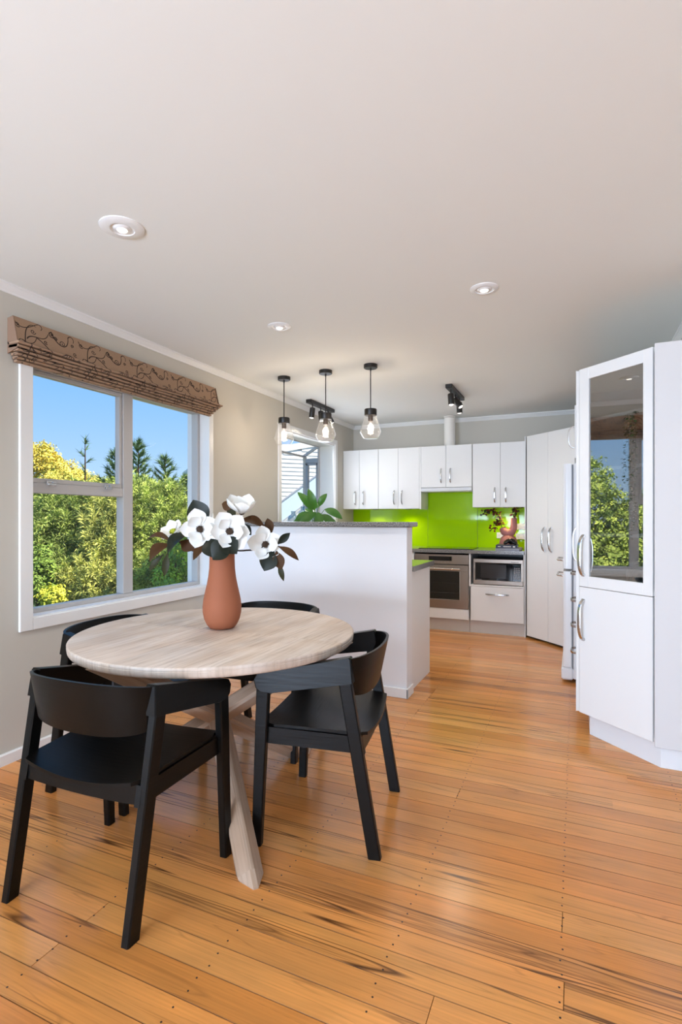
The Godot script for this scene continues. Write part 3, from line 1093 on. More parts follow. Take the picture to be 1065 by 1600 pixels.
	# end panel of the peninsula and the base cupboards behind it
	t = thing("base_cupboard", "white base cupboard behind the half wall, its end panel facing the walkway", "cupboard", Vector3(-1.09, 0, -3.695), 0.0, "white base cupboards")
	st = begin()
	span(st, Vector3(-0.018, 0.0, -0.556), Vector3(0.0, 0.864, 0.0), 0.001)
	part("end_panel", st, M.lacquer, t)
	st = begin()
	span(st, Vector3(-0.94, 0.10, -0.53), Vector3(-0.019, 0.864, 0.0), 0.0)
	part("body", st, M.carcass, t)
	st = begin()
	span(st, Vector3(-0.94, 0.0, -0.49), Vector3(-0.019, 0.099, -0.47), 0.0)
	part("kickboard", st, M.kick, t)
	for k in 2:
		st = begin()
		span(st, Vector3(-0.94 + k * 0.46 + 0.002, 0.102, -0.55), Vector3(-0.94 + (k + 1) * 0.46 - 0.002, 0.86, -0.532), 0.001)
		var d := part("door", st, M.lacquer, t)
		handle(d, Vector3(-0.94 + 0.42 + k * 0.08, 0.72, -0.551), 0.166, Vector3.UP, Vector3.FORWARD)
	t = thing("base_cupboard", "white base cupboards under the box window", "cupboard", Vector3(-2.07, 0, -5.83), 0.0, "white base cupboards")
	st = begin()
	span(st, Vector3(-0.575, 0.10, 0.002), Vector3(-0.02, 0.864, 2.12), 0.0)
	part("body", st, M.carcass, t)
	st = begin()
	span(st, Vector3(-0.08, 0.0, 0.002), Vector3(-0.06, 0.099, 1.55), 0.0)
	part("kickboard", st, M.kick, t)
	for k in 3:
		st = begin()
		span(st, Vector3(-0.018, 0.102, 0.002 + k * 0.51), Vector3(0.0, 0.86, 0.508 + k * 0.51), 0.001)
		var d := part("door", st, M.lacquer, t)
		handle(d, Vector3(0.001, 0.72, 0.06 + k * 0.51), 0.166, Vector3.UP, Vector3.RIGHT)
	t = thing("base_cupboard", "white base cupboard left of the oven", "cupboard", Vector3(-1.68, 0, -5.85), 0.0, "white base cupboards")
	st = begin()
	span(st, Vector3(-0.385, 0.14, -0.54), Vector3(0.0, 0.864, -0.02), 0.0)
	part("body", st, M.carcass, t)
	var d0 := door_panel(t, "door", -0.37, 0.0, 0.14, 0.855, 0.0)
	handle(d0, Vector3(-0.04, 0.72, 0.001), 0.166, Vector3.UP, Vector3.BACK)
	st = begin()
	span(st, Vector3(-0.385, 0.0, -0.075), Vector3(0.0, 0.138, -0.06), 0.0)
	part("kickboard", st, M.kick, t)

	build_oven()
	build_microwave_unit()
	# tall end panel beside the bench
	st = begin()
	span(st, Vector3(-0.0055, 0.0, -0.515), Vector3(0.0055, 2.105, 0.0), 0.001)
	var tp := part("end_panel", st, M.lacquer, self)
	tp.position = Vector3(-0.489, 0, -5.872)
	tp.set_meta("label", "thin white full-height panel between the bench and the corner pantry")
	tp.set_meta("category", "panel")

	# corner pantry, turned 45 degrees
	t = thing("pantry", "tall white corner pantry with two doors set across the corner", "pantry", Vector3(-0.478, 0, -5.876), -PI / 4)
	st = begin()
	span(st, Vector3(0.004, 0.05, -0.42), Vector3(0.70, 2.103, -0.020), 0.0)
	part("body", st, M.carcass, t)
	st = begin()
	span(st, Vector3(0.004, 0.0, -0.41), Vector3(0.66, 0.049, -0.05), 0.0)
	part("kickboard", st, M.black_plastic, t)
	for k in 2:
		var d := door_panel(t, "door", 0.003 + 0.31 * k, 0.313 + (0.40 if k else 0.0), 0.022, 2.105, 0.0)
		handle(d, Vector3(0.268 if k == 0 else 0.362, 1.036, 0.0), 0.245, Vector3.UP, Vector3.BACK, 0.036, 0.022)

	build_fridge_wall()
	build_hutch()

func build_oven() -> void:
	var t := thing("oven", "stainless steel built-in oven under the cooktop", "oven", Vector3(-1.371, 0.0, -5.85))
	var w := 0.299
	var st := begin()
	# cavity walls
	span(st, Vector3(-w + 0.02, 0.26, -0.52), Vector3(w - 0.02, 0.845, -0.50))
	span(st, Vector3(-w + 0.02, 0.26, -0.50), Vector3(-w + 0.05, 0.845, -0.02))
	span(st, Vector3(w - 0.05, 0.26, -0.50), Vector3(w - 0.02, 0.845, -0.02))
	span(st, Vector3(-w + 0.05, 0.70, -0.50), Vector3(w - 0.05, 0.845, -0.02))
	span(st, Vector3(-w + 0.05, 0.26, -0.50), Vector3(w - 0.05, 0.29, -0.02))
	part("cavity", st, std("2b2a28", 0.45), t)
	for y in [0.42, 0.53]:
		st = begin()
		for k in 15:
			tube(st, [Vector3(-w + 0.06 + k * 0.033, y, -0.45), Vector3(-w + 0.06 + k * 0.033, y, -0.05)], 0.002, 6)
		tube(st, [Vector3(-w + 0.05, y, -0.05), Vector3(w - 0.05, y, -0.05)], 0.004, 6)
		part("rack", st, M.chrome, t)
	st = begin()
	span(st, Vector3(-w, 0.742, -0.02), Vector3(w, 0.848, 0.0), 0.002)
	var cp := part("control_panel", st, M.steel, t)
	st = begin()
	span(st, Vector3(-0.14, 0.778, 0.0002), Vector3(0.118, 0.826, 0.002), 0.001)
	part("display", st, M.black_gloss, cp)
	for k in 6:
		st = begin()
		box(st, Vector3(-0.12 + k * 0.04, 0.765, 0.001), Vector3(0.012, 0.005, 0.002), 0.001)
		part("button", st, M.chrome, cp)
	# door: steel frame round a dark pane
	st = begin()
	var y0 := 0.256
	var y1 := 0.733
	span(st, Vector3(-w, y0, -0.02), Vector3(w, 0.352, 0.006), 0.002)
	span(st, Vector3(-w, 0.665, -0.02), Vector3(w, y1, 0.006), 0.002)
	span(st, Vector3(-w, 0.352, -0.02), Vector3(-0.205, 0.665, 0.006), 0.0)
	span(st, Vector3(0.205, 0.352, -0.02), Vector3(w, 0.665, 0.006), 0.0)
	var dr := part("door", st, M.steel, t)
	st = begin()
	span(st, Vector3(-0.205, 0.352, -0.006), Vector3(0.205, 0.665, 0.004))
	part("door_glass", st, M.oven_glass, dr)
	st = begin()
	span(st, Vector3(-0.212, 0.346, 0.0055), Vector3(0.212, 0.354, 0.008), 0.001)
	span(st, Vector3(0.203, 0.354, 0.0055), Vector3(0.210, 0.664, 0.008), 0.001)
	span(st, Vector3(-0.210, 0.354, 0.0055), Vector3(-0.203, 0.664, 0.008), 0.001)
	part("trim_strip", st, M.chrome, dr)
	st = begin()
	var hb := []
	for i in 13:
		var f := -1.0 + i / 6.0
		hb.append(Vector3(f * 0.215, 0.692, 0.045 - 0.012 * f * f))
	tube(st, hb, 0.011, 10)
	for s in [-0.19, 0.19]:
		tube(st, [Vector3(s, 0.692, 0.0), Vector3(s, 0.692, 0.038)], 0.008, 8)
	part("handle", st, std("d8d4ce", 0.2, 1.0), dr)
	st = begin()
	span(st, Vector3(-w - 0.004, 0.142, -0.02), Vector3(w + 0.002, 0.252, 0.0), 0.001)
	part("filler_panel", st, M.lacquer, t)
	st = begin()
	span(st, Vector3(-w - 0.004, 0.0, -0.075), Vector3(w + 0.002, 0.14, -0.06), 0.0)
	part("kickboard", st, M.kick, t)

	t = thing("cooktop", "black glass cooktop set in the grey worktop", "cooktop", Vector3(-1.34, 0.905, -6.12))
	st = begin()
	span(st, Vector3(-0.30, 0.0005, -0.2), Vector3(0.30, 0.006, 0.225), 0.002)
	var g := part("glass_top", st, M.black_gloss, t)
	st = begin()
	for p in [[-0.15, -0.07, 0.09], [0.15, -0.07, 0.07], [-0.15, 0.12, 0.07], [0.15, 0.12, 0.09]]:
		lathe(st, [Vector2(p[2] - 0.002, 0.0061), Vector2(p[2], 0.0061), Vector2(p[2], 0.0065), Vector2(p[2] - 0.002, 0.0065), Vector2(p[2] - 0.002, 0.0061)], 36, Vector3(p[0], 0, p[1]))
	part("heating_zone_ring", st, M.button, g)

func build_microwave_unit() -> void:
	var t := thing("drawer_unit", "white unit with one wide drawer under the microwave niche", "drawer unit", Vector3(-0.77, 0.0, -5.85))
	var l := -0.296
	var r := 0.274
	var st := begin()
	span(st, Vector3(l, 0.14, -0.54), Vector3(l + 0.018, 0.864, 0.0), 0.001)
	span(st, Vector3(r - 0.008, 0.14, -0.54), Vector3(r, 0.864, 0.0), 0.001)
	span(st, Vector3(l + 0.018, 0.516, -0.54), Vector3(r - 0.008, 0.532, 0.0), 0.001)
	span(st, Vector3(l + 0.018, 0.14, -0.54), Vector3(r - 0.008, 0.864, -0.52), 0.0)
	part("body", st, M.lacquer, t)
	st = begin()
	span(st, Vector3(l + 0.019, 0.534, -0.519), Vector3(r - 0.009, 0.863, -0.51), 0.0)
	part("back_panel", st, M.black_plastic, t)
	var d := door_panel(t, "drawer", l + 0.0, r, 0.142, 0.514, 0.0)
	handle(d, Vector3(0.0, 0.435, 0.0), 0.238, Vector3.RIGHT, Vector3.BACK, 0.026, 0.02)
	st = begin()
	span(st, Vector3(l, 0.0, -0.075), Vector3(r, 0.14, -0.06), 0.0)
	part("kickboard", st, M.kick, t)

	t = thing("microwave", "stainless steel microwave with black door glass in the open niche", "microwave", Vector3(-0.764, 0.532, -5.852))
	st = begin()
	span(st, Vector3(-0.252, 0.008, -0.40), Vector3(0.252, 0.278, -0.03), 0.004)
	part("body", st, M.black_plastic, t)
	st = begin()
	span(st, Vector3(-0.256, 0.238, -0.03), Vector3(0.256, 0.278, 0.0), 0.003)
	span(st, Vector3(-0.256, 0.006, -0.03), Vector3(0.256, 0.05, 0.0), 0.003)
	span(st, Vector3(-0.256, 0.05, -0.03), Vector3(-0.236, 0.238, 0.0), 0.0)
	span(st, Vector3(0.236, 0.05, -0.03), Vector3(0.256, 0.238, 0.0), 0.0)
	part("front_frame", st, M.steel, t)
	st = begin()
	span(st, Vector3(-0.236, 0.05, -0.02), Vector3(0.150, 0.238, -0.003), 0.001)
	var dg := part("door", st, M.black_gloss, t)
	st = begin()
	span(st, Vector3(-0.18, 0.075, -0.0028), Vector3(0.085, 0.222, -0.0015), 0.0)
	part("window", st, std("2c2a2a", 0.1), dg)
	st = begin()
	span(st, Vector3(0.152, 0.05, -0.02), Vector3(0.236, 0.238, -0.003), 0.001)
	var kp := part("keypad", st, M.black_gloss, t)
	st = begin()
	span(st, Vector3(0.165, 0.205, -0.003), Vector3(0.224, 0.224, -0.002), 0.0)
	part("display", st, std("16201c", 0.1), kp)
	for rr in 7:
		for cc in 3:
			st = begin()
			box(st, Vector3(0.173 + cc * 0.021, 0.19 - rr * 0.019, -0.002), Vector3(0.014, 0.011, 0.0016), 0.0007)
			part("button", st, M.button, kp)
	lettering(t, "Panasonic", 0.016, Vector3(0.135, 0.251, 0.0005), M.black_plastic)
	lettering(dg, "Inverter", 0.014, Vector3(-0.222, 0.058, -0.0025), M.button)

func lettering(parent: Node3D, text: String, size: float, at: Vector3, mat: Material) -> void:
	var m := TextMesh.new()
	var f := SystemFont.new()
	f.font_names = PackedStringArray(["Droid Sans"])
	f.font_weight = 700
	m.font = f
	m.text = text
	m.font_size = 32
	m.pixel_size = size / 32.0
	m.depth = 0.0006
	m.horizontal_alignment = HORIZONTAL_ALIGNMENT_LEFT
	var o := part_mesh("lettering", m, mat, parent)
	o.position = at

func build_fridge_wall() -> void:
	# fridge
	var t := thing("fridge", "white fridge freezer between the pantry and the tall drawers", "fridge", Vector3(-0.02, 0.0, -4.70))
	var st := begin()
	span(st, Vector3(0.0, 0.03, -0.31), Vector3(0.60, 1.665, 0.31), 0.006)
	part("body", st, M.fridge, t)
	st = begin()
	span(st, Vector3(-0.012, 0.12, -0.305), Vector3(-0.001, 1.655, 0.305), 0.0)
	part("door_seal", st, M.seal, t)
	for yy in [[0.12, 0.845], [0.865, 1.662]]:
		st = begin()
		# door with a rounded front edge
		var pf := PackedVector2Array()
		for i in 9:
			var a := PI * 0.5 * i / 8.0
			pf.append(Vector2(-0.045 - 0.028 * sin(a), -0.283 - 0.028 * cos(a)))
		for i in 9:
			var a := PI * 0.5 * i / 8.0
			pf.append(Vector2(-0.045 - 0.028 * cos(a), 0.283 + 0.028 * sin(a)))
		pf.append(Vector2(-0.013, 0.311))
		pf.append(Vector2(-0.013, -0.311))
		prism(st, pf, Vector3.RIGHT, Vector3.BACK, Vector3(0, yy[0], 0), Vector3(0, yy[1] - yy[0], 0))
		var d := part("door", st, M.fridge, t)
		st = begin()
		var hy: float = 0.80 if yy[0] < 0.5 else 0.92
		tube(st, [Vector3(-0.07, hy, 0.20), Vector3(-0.112, hy + 0.004, 0.20), Vector3(-0.116, hy + 0.004, 0.18), Vector3(-0.116, hy + 0.004, -0.05), Vector3(-0.07, hy, -0.07)], 0.007, 8)
		part("handle", st, M.chrome, d)
	st = begin()
	span(st, Vector3(-0.085, 0.02, -0.31), Vector3(0.0, 0.115, 0.31), 0.012)
	part("plinth", st, M.fridge, t)

	# cupboard over the fridge
	t = thing("fridge_cupboard", "small white cupboard over the fridge", "cupboard", Vector3(-0.012, 1.70, -4.71))
	st = begin()
	span(st, Vector3(0.02, 0.0, -0.33), Vector3(0.62, 0.40, 0.33), 0.0)
	part("body", st, M.carcass, t)
	st = begin()
	span(st, Vector3(0.0, 0.002, -0.33), Vector3(0.018, 0.40, 0.33), 0.0015)
	var dd := part("door", st, M.lacquer, t)
	handle(dd, Vector3(-0.001, 0.17, 0.25), 0.17, Vector3.UP, Vector3.LEFT, 0.04, 0.018)

	# tall unit of drawers between fridge and glass cupboard
	t = thing("tall_drawer_unit", "tall white unit with a door over three drawers beside the fridge", "tall unit", Vector3(0.0, 0.0, -4.36))
	st = begin()
	span(st, Vector3(0.021, 0.10, 0.0), Vector3(0.612, 2.10, 0.40), 0.0)
	part("body", st, M.carcass, t)
	st = begin()
	span(st, Vector3(0.06, 0.0, 0.0), Vector3(0.08, 0.10, 0.40), 0.0)
	part("kickboard", st, M.kick, t)
	st = begin()
	span(st, Vector3(0.002, 0.93, 0.002), Vector3(0.02, 2.10, 0.398), 0.0015)
	var du := part("door", st, M.lacquer, t)
	handle(du, Vector3(0.0015, 1.06, 0.14), 0.24, Vector3.UP, Vector3.LEFT, 0.022, 0.016)
	var ys := [0.10, 0.375, 0.56, 0.74, 0.928]
	for k in 4:
		st = begin()
		span(st, Vector3(0.002, ys[k] + 0.0015, 0.002), Vector3(0.02, ys[k + 1] - 0.0015, 0.398), 0.0015)
		var d := part("drawer", st, M.lacquer, t)
		handle(d, Vector3(0.0015, ys[k + 1] - 0.07, 0.20), 0.17, Vector3.BACK, Vector3.LEFT, 0.032, 0.022)

func build_hutch() -> void:
	# corner cupboard: left side along x = 0, angled door, end panel facing the room
	var t := thing("glass_cupboard", "tall white corner cupboard with a glass door above a solid door", "cupboard", Vector3(0.30, 0.0, -3.50))
	var o := Vector3(0.30, 0.0, -3.50)
	var A := Vector3(0.014, 0, -3.372) - o
	var B := Vector3(0.349, 0, -3.060) - o
	var along := (B - A).normalized()
	var out := Vector3(-along.z, 0, along.x)  # towards the room
	if out.z < 0.0: out = -out
	var foot := PackedVector2Array([Vector2(0.022, -3.385), Vector2(0.356, -3.068), Vector2(0.60, -3.05), Vector2(0.60, -3.94), Vector2(0.022, -3.94)])
	for i in foot.size(): foot[i] -= Vector2(o.x, o.z)
	var st := begin()
	for y in [0.13, 0.862, 2.085]:
		prism(st, foot, Vector3.RIGHT, Vector3.BACK, Vector3(0, y, 0), Vector3(0, 0.02, 0))
	span(st, Vector3(0.0, 0.13, -3.95) - o, Vector3(0.016, 2.105, -3.386) - o, 0.001)
	span(st, Vector3(0.60, 0.13, -3.95) - o, Vector3(0.615, 2.105, -3.046) - o, 0.001)
	span(st, Vector3(0.016, 0.13, -3.957) - o, Vector3(0.60, 2.105, -3.941) - o, 0.001)
	part("body", st, M.carcass, t)
	st = begin()
	span(st, Vector3(0.354, 0.118, -3.046) - o, Vector3(0.618, 2.114, -3.03) - o, 0.0015)
	part("end_panel", st, std("d6d4d3", 0.55, 0.0, 0.35), t)
	st = begin()
	span(st, Vector3(0.0, 0.128, -3.95) - o, Vector3(-0.002, 2.107, -3.384) - o, 0.0005)
	part("side_panel", st, M.lacquer, t)
	# kickboard follows the angled front
	st = begin()
	prism(st, PackedVector2Array([Vector2(0.071, -3.95), Vector2(0.071, -3.399), Vector2(0.387, -3.086), Vector2(0.62, -3.086), Vector2(0.62, -3.104), Vector2(0.395, -3.104), Vector2(0.089, -3.407), Vector2(0.089, -3.95)]), Vector3.RIGHT, Vector3.BACK, -o, Vector3(0, 0.13, 0))
	part("kickboard", st, std("e6e8ea", 0.3), t)
	# shelves
	for y in [1.80, 1.515, 1.148]:
		st = begin()
		var sh := PackedVector2Array([Vector2(0.03, -3.405), Vector2(0.35, -3.10), Vector2(0.598, -3.08), Vector2(0.598, -3.93), Vector2(0.03, -3.93)])
		for i in sh.size(): sh[i] -= Vector2(o.x, o.z)
		prism(st, sh, Vector3.RIGHT, Vector3.BACK, Vector3(0, y, 0), Vector3(0, 0.018, 0))
		part("shelf", st, M.lacquer, t)
	var L := (B - A).length()
	var bs := Basis(along, Vector3.UP, out)
	# lower door
	st = begin()
	box(st, A + along * L * 0.5 + Vector3(0, 0.492, 0) - out * 0.009, Vector3(L - 0.003, 0.724, 0.018), 0.0015, bs)
	var dl := part("door", st, M.lacquer, t)
	handle(dl, A + along * 0.034 + Vector3(0, 0.668, 0), 0.235, Vector3.UP, out, 0.034, 0.024)
	# glass door: frame of four rails, and a coated pane
	st = begin()
	var y0 := 0.857
	var y1 := 2.106
	var rail := func(s0: float, s1: float, ya: float, yb: float) -> void:
		box(st, A + along * ((s0 + s1) * 0.5) + Vector3(0, (ya + yb) * 0.5, 0) - out * 0.009, Vector3(s1 - s0, yb - ya, 0.018), 0.0015, bs)
	rail.call(0.0015, 0.066, y0, y1)
	rail.call(0.404, L - 0.0015, y0, y1)
	rail.call(0.066, 0.404, y0, 0.919)
	rail.call(0.066, 0.404, 2.04, y1)
	var du := part("glass_door", st, M.lacquer, t)
	st = begin()
	box(st, A + along * 0.235 + Vector3(0, 1.4795, 0) - out * 0.011, Vector3(0.338, 1.121, 0.004), 0.0, bs)
	part("pane", st, M.coated, du)
	handle(du, A + along * 0.034 + Vector3(0, 1.036, 0), 0.235, Vector3.UP, out, 0.034, 0.024)

	# things behind the glass
	var pc := A + o + along * 0.365 - out * 0.062
	var pt := thing("hanging_plant", "trailing green plant in a small terracotta pot behind the cupboard glass", "plant", Vector3(pc.x, 1.715, pc.z))
	st = begin()
	lathe(st, [Vector2(0, 0), Vector2(0.034, 0), Vector2(0.046, 0.065), Vector2(0.050, 0.066), Vector2(0.050, 0.078), Vector2(0.043, 0.078), Vector2(0.040, 0.06), Vector2(0, 0.058)], 24, Vector3.ZERO)
	part("pot", st, M.terracotta, pt)
	var r := RandomNumberGenerator.new()
	r.seed = 31
	var lm := std("2f4a1e", 0.5)
	lm.backlight_enabled = true
	lm.backlight = Color(0.2, 0.3, 0.1)
	for s in 5:
		var top := Vector3(-0.045, 0.075, 0.01) + along * (-0.012 * s + 0.01)
		var bot := top + Vector3(0, [-0.60, -0.45, -0.66, -0.35, -0.52][s], 0) - along * (0.004 * s + 0.012)
		st = begin()
		tube(st, [Vector3(0, 0.07, 0), top + Vector3(0, 0.012, 0), top.lerp(bot, 0.5), bot], 0.0013, 5)
		var strand := part("strand", st, M.leaf_green, pt)
		st = begin()
		for i in 90:
			var f := i / 90.0
			var p := top.lerp(bot, f)
			var a := r.randf_range(0, TAU)
			var dir := Vector3(cos(a), r.randf_range(-0.7, 0.1), sin(a)).normalized()
			leaf(st, p, p + dir * r.randf_range(0.018, 0.03), 0.017, Vector3.UP + dir * 0.2, 0.1, 0.1, 0.5, 3)
		part("leaves", st, lm, strand)
	st = begin()
	for i in 14:
		var a := r.randf_range(0, TAU)
		var p := Vector3(cos(a) * 0.02, 0.075, sin(a) * 0.02)
		leaf(st, p, p + Vector3(cos(a) * 0.05, r.randf_range(0.0, 0.012), sin(a) * 0.05), 0.018, Vector3.UP, 0.2, 0.1, 0.5, 3)
	part("leaves", st, lm, pt)
	st = begin()
	for k in 3:
		var a := TAU * k / 3.0
		tube(st, [Vector3(cos(a) * 0.048, 0.076, sin(a) * 0.048), Vector3(0, 0.085, 0)], 0.001, 5)
	part("hanger", st, M.bronze, pt)

	var rc := A + o + along * 0.345 - out * 0.075
	var rt := thing("arch_ornament", "grey ornament of nested arches on the cupboard floor behind the glass", "ornament", Vector3(rc.x, 0.882, rc.z), atan2(out.x, out.z))
	for k in 4:
		st = begin()
		var r1 := 0.075 - k * 0.017
		var rings := []
		var path := []
		path.append(Vector2(r1, 0.0))
		for i in 13:
			var a := PI * i / 12.0
			path.append(Vector2(cos(a) * r1, 0.06 + sin(a) * r1))
		path.append(Vector2(-r1, 0.0))
		for i in path.size():
			var d: Vector2 = (path[mini(i + 1, path.size() - 1)] - path[maxi(i - 1, 0)]).normalized()
			var nn := Vector2(-d.y, d.x) * 0.007
			var p: Vector2 = path[i]
			rings.append(PackedVector3Array([Vector3(p.x + nn.x, p.y + nn.y, 0.018), Vector3(p.x - nn.x, p.y - nn.y, 0.018), Vector3(p.x - nn.x, p.y - nn.y, -0.018), Vector3(p.x + nn.x, p.y + nn.y, -0.018)]))
		loft(st, rings)
		part("arch", st, M.grey_clay, rt)

# ------------------------------------------------------------------ ceiling lights
func downlight(label: String, at: Vector3, energy: float, wide: float) -> void:
	var t := thing("downlight", label, "ceiling light", at, 0.0, "recessed ceiling lights")
	var st := begin()
	var R := wide
	lathe(st, [Vector2(0.036, 0.0), Vector2(0.036, -0.004), Vector2(0.048, -0.0055), Vector2(0.0485, -0.0095), Vector2(R - 0.012, -0.0085), Vector2(R, -0.003), Vector2(R, 0.0)], 48, Vector3.ZERO)
	part("trim_ring", st, M.trim, t)
	st = begin()
	lathe(st, [Vector2(0.0, -0.012), Vector2(0.022, -0.0115), Vector2(0.026, -0.008), Vector2(0.036, -0.006), Vector2(0.037, -0.001), Vector2(0.0, -0.001)], 32, Vector3.ZERO, Basis(), 2.0)
	part("reflector", st, M.trim, t)
	st = begin()
	lathe(st, [Vector2(0.0, -0.0155), Vector2(0.019, -0.0145), Vector2(0.021, -0.012), Vector2(0.0, -0.0119)], 24, Vector3.ZERO, Basis(), 2.0)
	part("led_lens", st, M.led, t)
	var l := SpotLight3D.new()
	l.name = "led"
	l.position = Vector3(0, -0.03, 0)
	l.rotation.x = -PI / 2
	l.spot_angle = 60.0
	l.spot_angle_attenuation = 1.0
	l.light_energy = energy
	l.light_color = Color("fff6ea")
	l.light_size = 0.02
	l.spot_range = 8.0
	l.spot_attenuation = 2.0
	l.shadow_enabled = true
	t.add_child(l)

func pendant(label: String, at: Vector3) -> void:
	var t := thing("pendant_lamp", label, "pendant lamp", at, 0.0, "clear glass pendant lamps over the bar")
	var st := begin()
	lathe(st, [Vector2(0, -0.028), Vector2(0.050, -0.028), Vector2(0.053, -0.025), Vector2(0.053, 0.0), Vector2(0, 0.0)], 36, Vector3.ZERO)
	part("canopy", st, M.black_metal, t)
	st = begin()
	lathe(st, [Vector2(0, -0.05), Vector2(0.005, -0.05), Vector2(0.007, -0.028), Vector2(0, -0.028)], 12, Vector3.ZERO)
	tube(st, [Vector3(0, -0.04, 0), Vector3(0, -0.345, 0)], 0.0042, 8)
	part("cord", st, M.black_metal, t)
	st = begin()
	lathe(st, [Vector2(0, -0.394), Vector2(0.047, -0.394), Vector2(0.048, -0.392), Vector2(0.048, -0.348), Vector2(0.045, -0.344), Vector2(0.01, -0.342), Vector2(0, -0.33)], 36, Vector3.ZERO)
	part("cap", st, M.black_metal, t)
	st = begin()
	lathe(st, [Vector2(0, -0.436), Vector2(0.018, -0.436), Vector2(0.0195, -0.43), Vector2(0.0195, -0.394), Vector2(0, -0.394)], 20, Vector3.ZERO)
	part("socket", st, M.bronze, t)
	# teardrop filament bulb
	st = begin()
	lathe(st, [Vector2(0, -0.545), Vector2(0.012, -0.543), Vector2(0.023, -0.532), Vector2(0.028, -0.515), Vector2(0.027, -0.498), Vector2(0.021, -0.472), Vector2(0.014, -0.450), Vector2(0.012, -0.434), Vector2(0, -0.434)], 24, Vector3.ZERO, Basis(), 2.0)
	part("bulb_glass", st, M.clear, t)
	st = begin()
	for k in 6:
		var a := TAU * k / 6.0
		var b := a + 0.5
		tube(st, [Vector3(cos(a) * 0.005, -0.452, sin(a) * 0.005), Vector3(cos(b) * 0.0135, -0.515, sin(b) * 0.0135)], 0.0022, 6)
	part("bulb_filament", st, M.bulb, t)
	st = begin()
	var prof := [Vector2(0.0, -0.5735), Vector2(0.054, -0.5725), Vector2(0.058, -0.569), Vector2(0.0815, -0.529), Vector2(0.0835, -0.522), Vector2(0.0825, -0.514), Vector2(0.064, -0.45), Vector2(0.047, -0.394)]
	lathe(st, prof, 40, Vector3.ZERO, Basis(), 0.9)
	var inner := []
	for p in prof: inner.append(Vector2(maxf(0.0, p.x - 0.0028), minf(p.y + 0.003, -0.395)))
	inner.reverse()
	lathe(st, inner, 40, Vector3.ZERO, Basis(), 0.9)
	part("lamp_glass", st, M.clear, t)
	var l := OmniLight3D.new()
	l.name = "bulb_light"
	l.position = Vector3(0, -0.50, 0)
	l.light_energy = 0.08
	l.light_color = Color("ffe8cc")
	l.light_size = 0.026
	l.omni_range = 8.0
	l.omni_attenuation = 2.0
	l.shadow_enabled = true
	t.add_child(l)

func track_light(label: String, at: Vector3, length: float, heads: Array) -> void:
	var t := thing("spotlight_bar", label, "spotlight bar", at, 0.0, "black ceiling spotlight bars")
	var st := begin()
	span(st, Vector3(-0.03, -0.035, -length), Vector3(0.03, 0.0, 0.0), 0.003)
	part("bar", st, M.black_metal, t)
	for h in heads:
		var p := Vector3(0, -0.035, h[0])
		var dir: Vector3 = h[1].normalized()
		st = begin()
		tube(st, [p, p + Vector3(0, -0.045, 0)], 0.006, 8)
		var sx := dir.cross(Vector3.FORWARD if absf(dir.z) < 0.9 else Vector3.RIGHT).normalized()
		var bs := Basis(sx, -dir, sx.cross(-dir))
		var c := p + Vector3(0, -0.045, 0) + dir * 0.04
		lathe(st, [Vector2(0.023, -0.052), Vector2(0.0265, -0.052), Vector2(0.0275, -0.05), Vector2(0.0275, 0.045), Vector2(0.024, 0.05), Vector2(0, 0.05)], 24, c, bs)
		lathe(st, [Vector2(0, -0.035), Vector2(0.023, -0.035), Vector2(0.023, -0.052)], 24, c, bs)
		var hd := part("spot_head", st, M.black_metal, t)
		st = begin()
		lathe(st, [Vector2(0, -0.060), Vector2(0.015, -0.057), Vector2(0.0225, -0.049), Vector2(0.0225, -0.037), Vector2(0, -0.036)], 20, c, bs, 2.0)
		part("led_lens", st, M.led, hd)
		var l := SpotLight3D.new()
		l.name = "led"
		l.position = c + dir * 0.068
		l.basis = Basis.looking_at(dir, Vector3.FORWARD if absf(dir.z) < 0.9 else Vector3.UP)
		l.spot_angle = 62.0
		l.spot_angle_attenuation = 1.0
		l.light_energy = 0.30
		l.light_color = Color("fff4e2")
		l.light_size = 0.02
		l.spot_range = 8.0
		l.spot_attenuation = 2.0
		l.shadow_enabled = true
		t.add_child(l)

func build_lights() -> void:
	downlight("large recessed ceiling light nearest the camera, above the round table", Vector3(-1.70, HC, -1.632), 0.4, 0.088)
	downlight("recessed ceiling light with a white ring between the blind and the pendant lamps", Vector3(-1.685, HC, -2.868), 0.8, 0.072)
	downlight("flush recessed ceiling light over the walkway in front of the glass cupboard", Vector3(-0.436, HC, -2.823), 0.4, 0.072)
	pendant("glass pendant lamp nearest the window wall", Vector3(-2.255, HC, -3.915))
	pendant("middle glass pendant lamp in front of the spotlight bar", Vector3(-1.85, HC, -3.88))
	pendant("glass pendant lamp farthest from the window, hanging over the bar", Vector3(-1.46, HC, -3.872))
	track_light("black spotlight bar by the box window, behind the middle pendant", Vector3(-2.45, HC, -4.74), 0.57, [[-0.09, Vector3(-0.1, -1, 0.05)], [-0.28, Vector3(0.1, -1, 0.0)], [-0.46, Vector3(0.42, -1, -0.4)]])
	track_light("black spotlight bar near the round duct", Vector3(-1.035, HC, -4.70), 0.58, [[-0.09, Vector3(0.08, -1, 0.1)], [-0.29, Vector3(0.55, -0.8, 0.1)], [-0.47, Vector3(0.0, -1, -0.15)]])

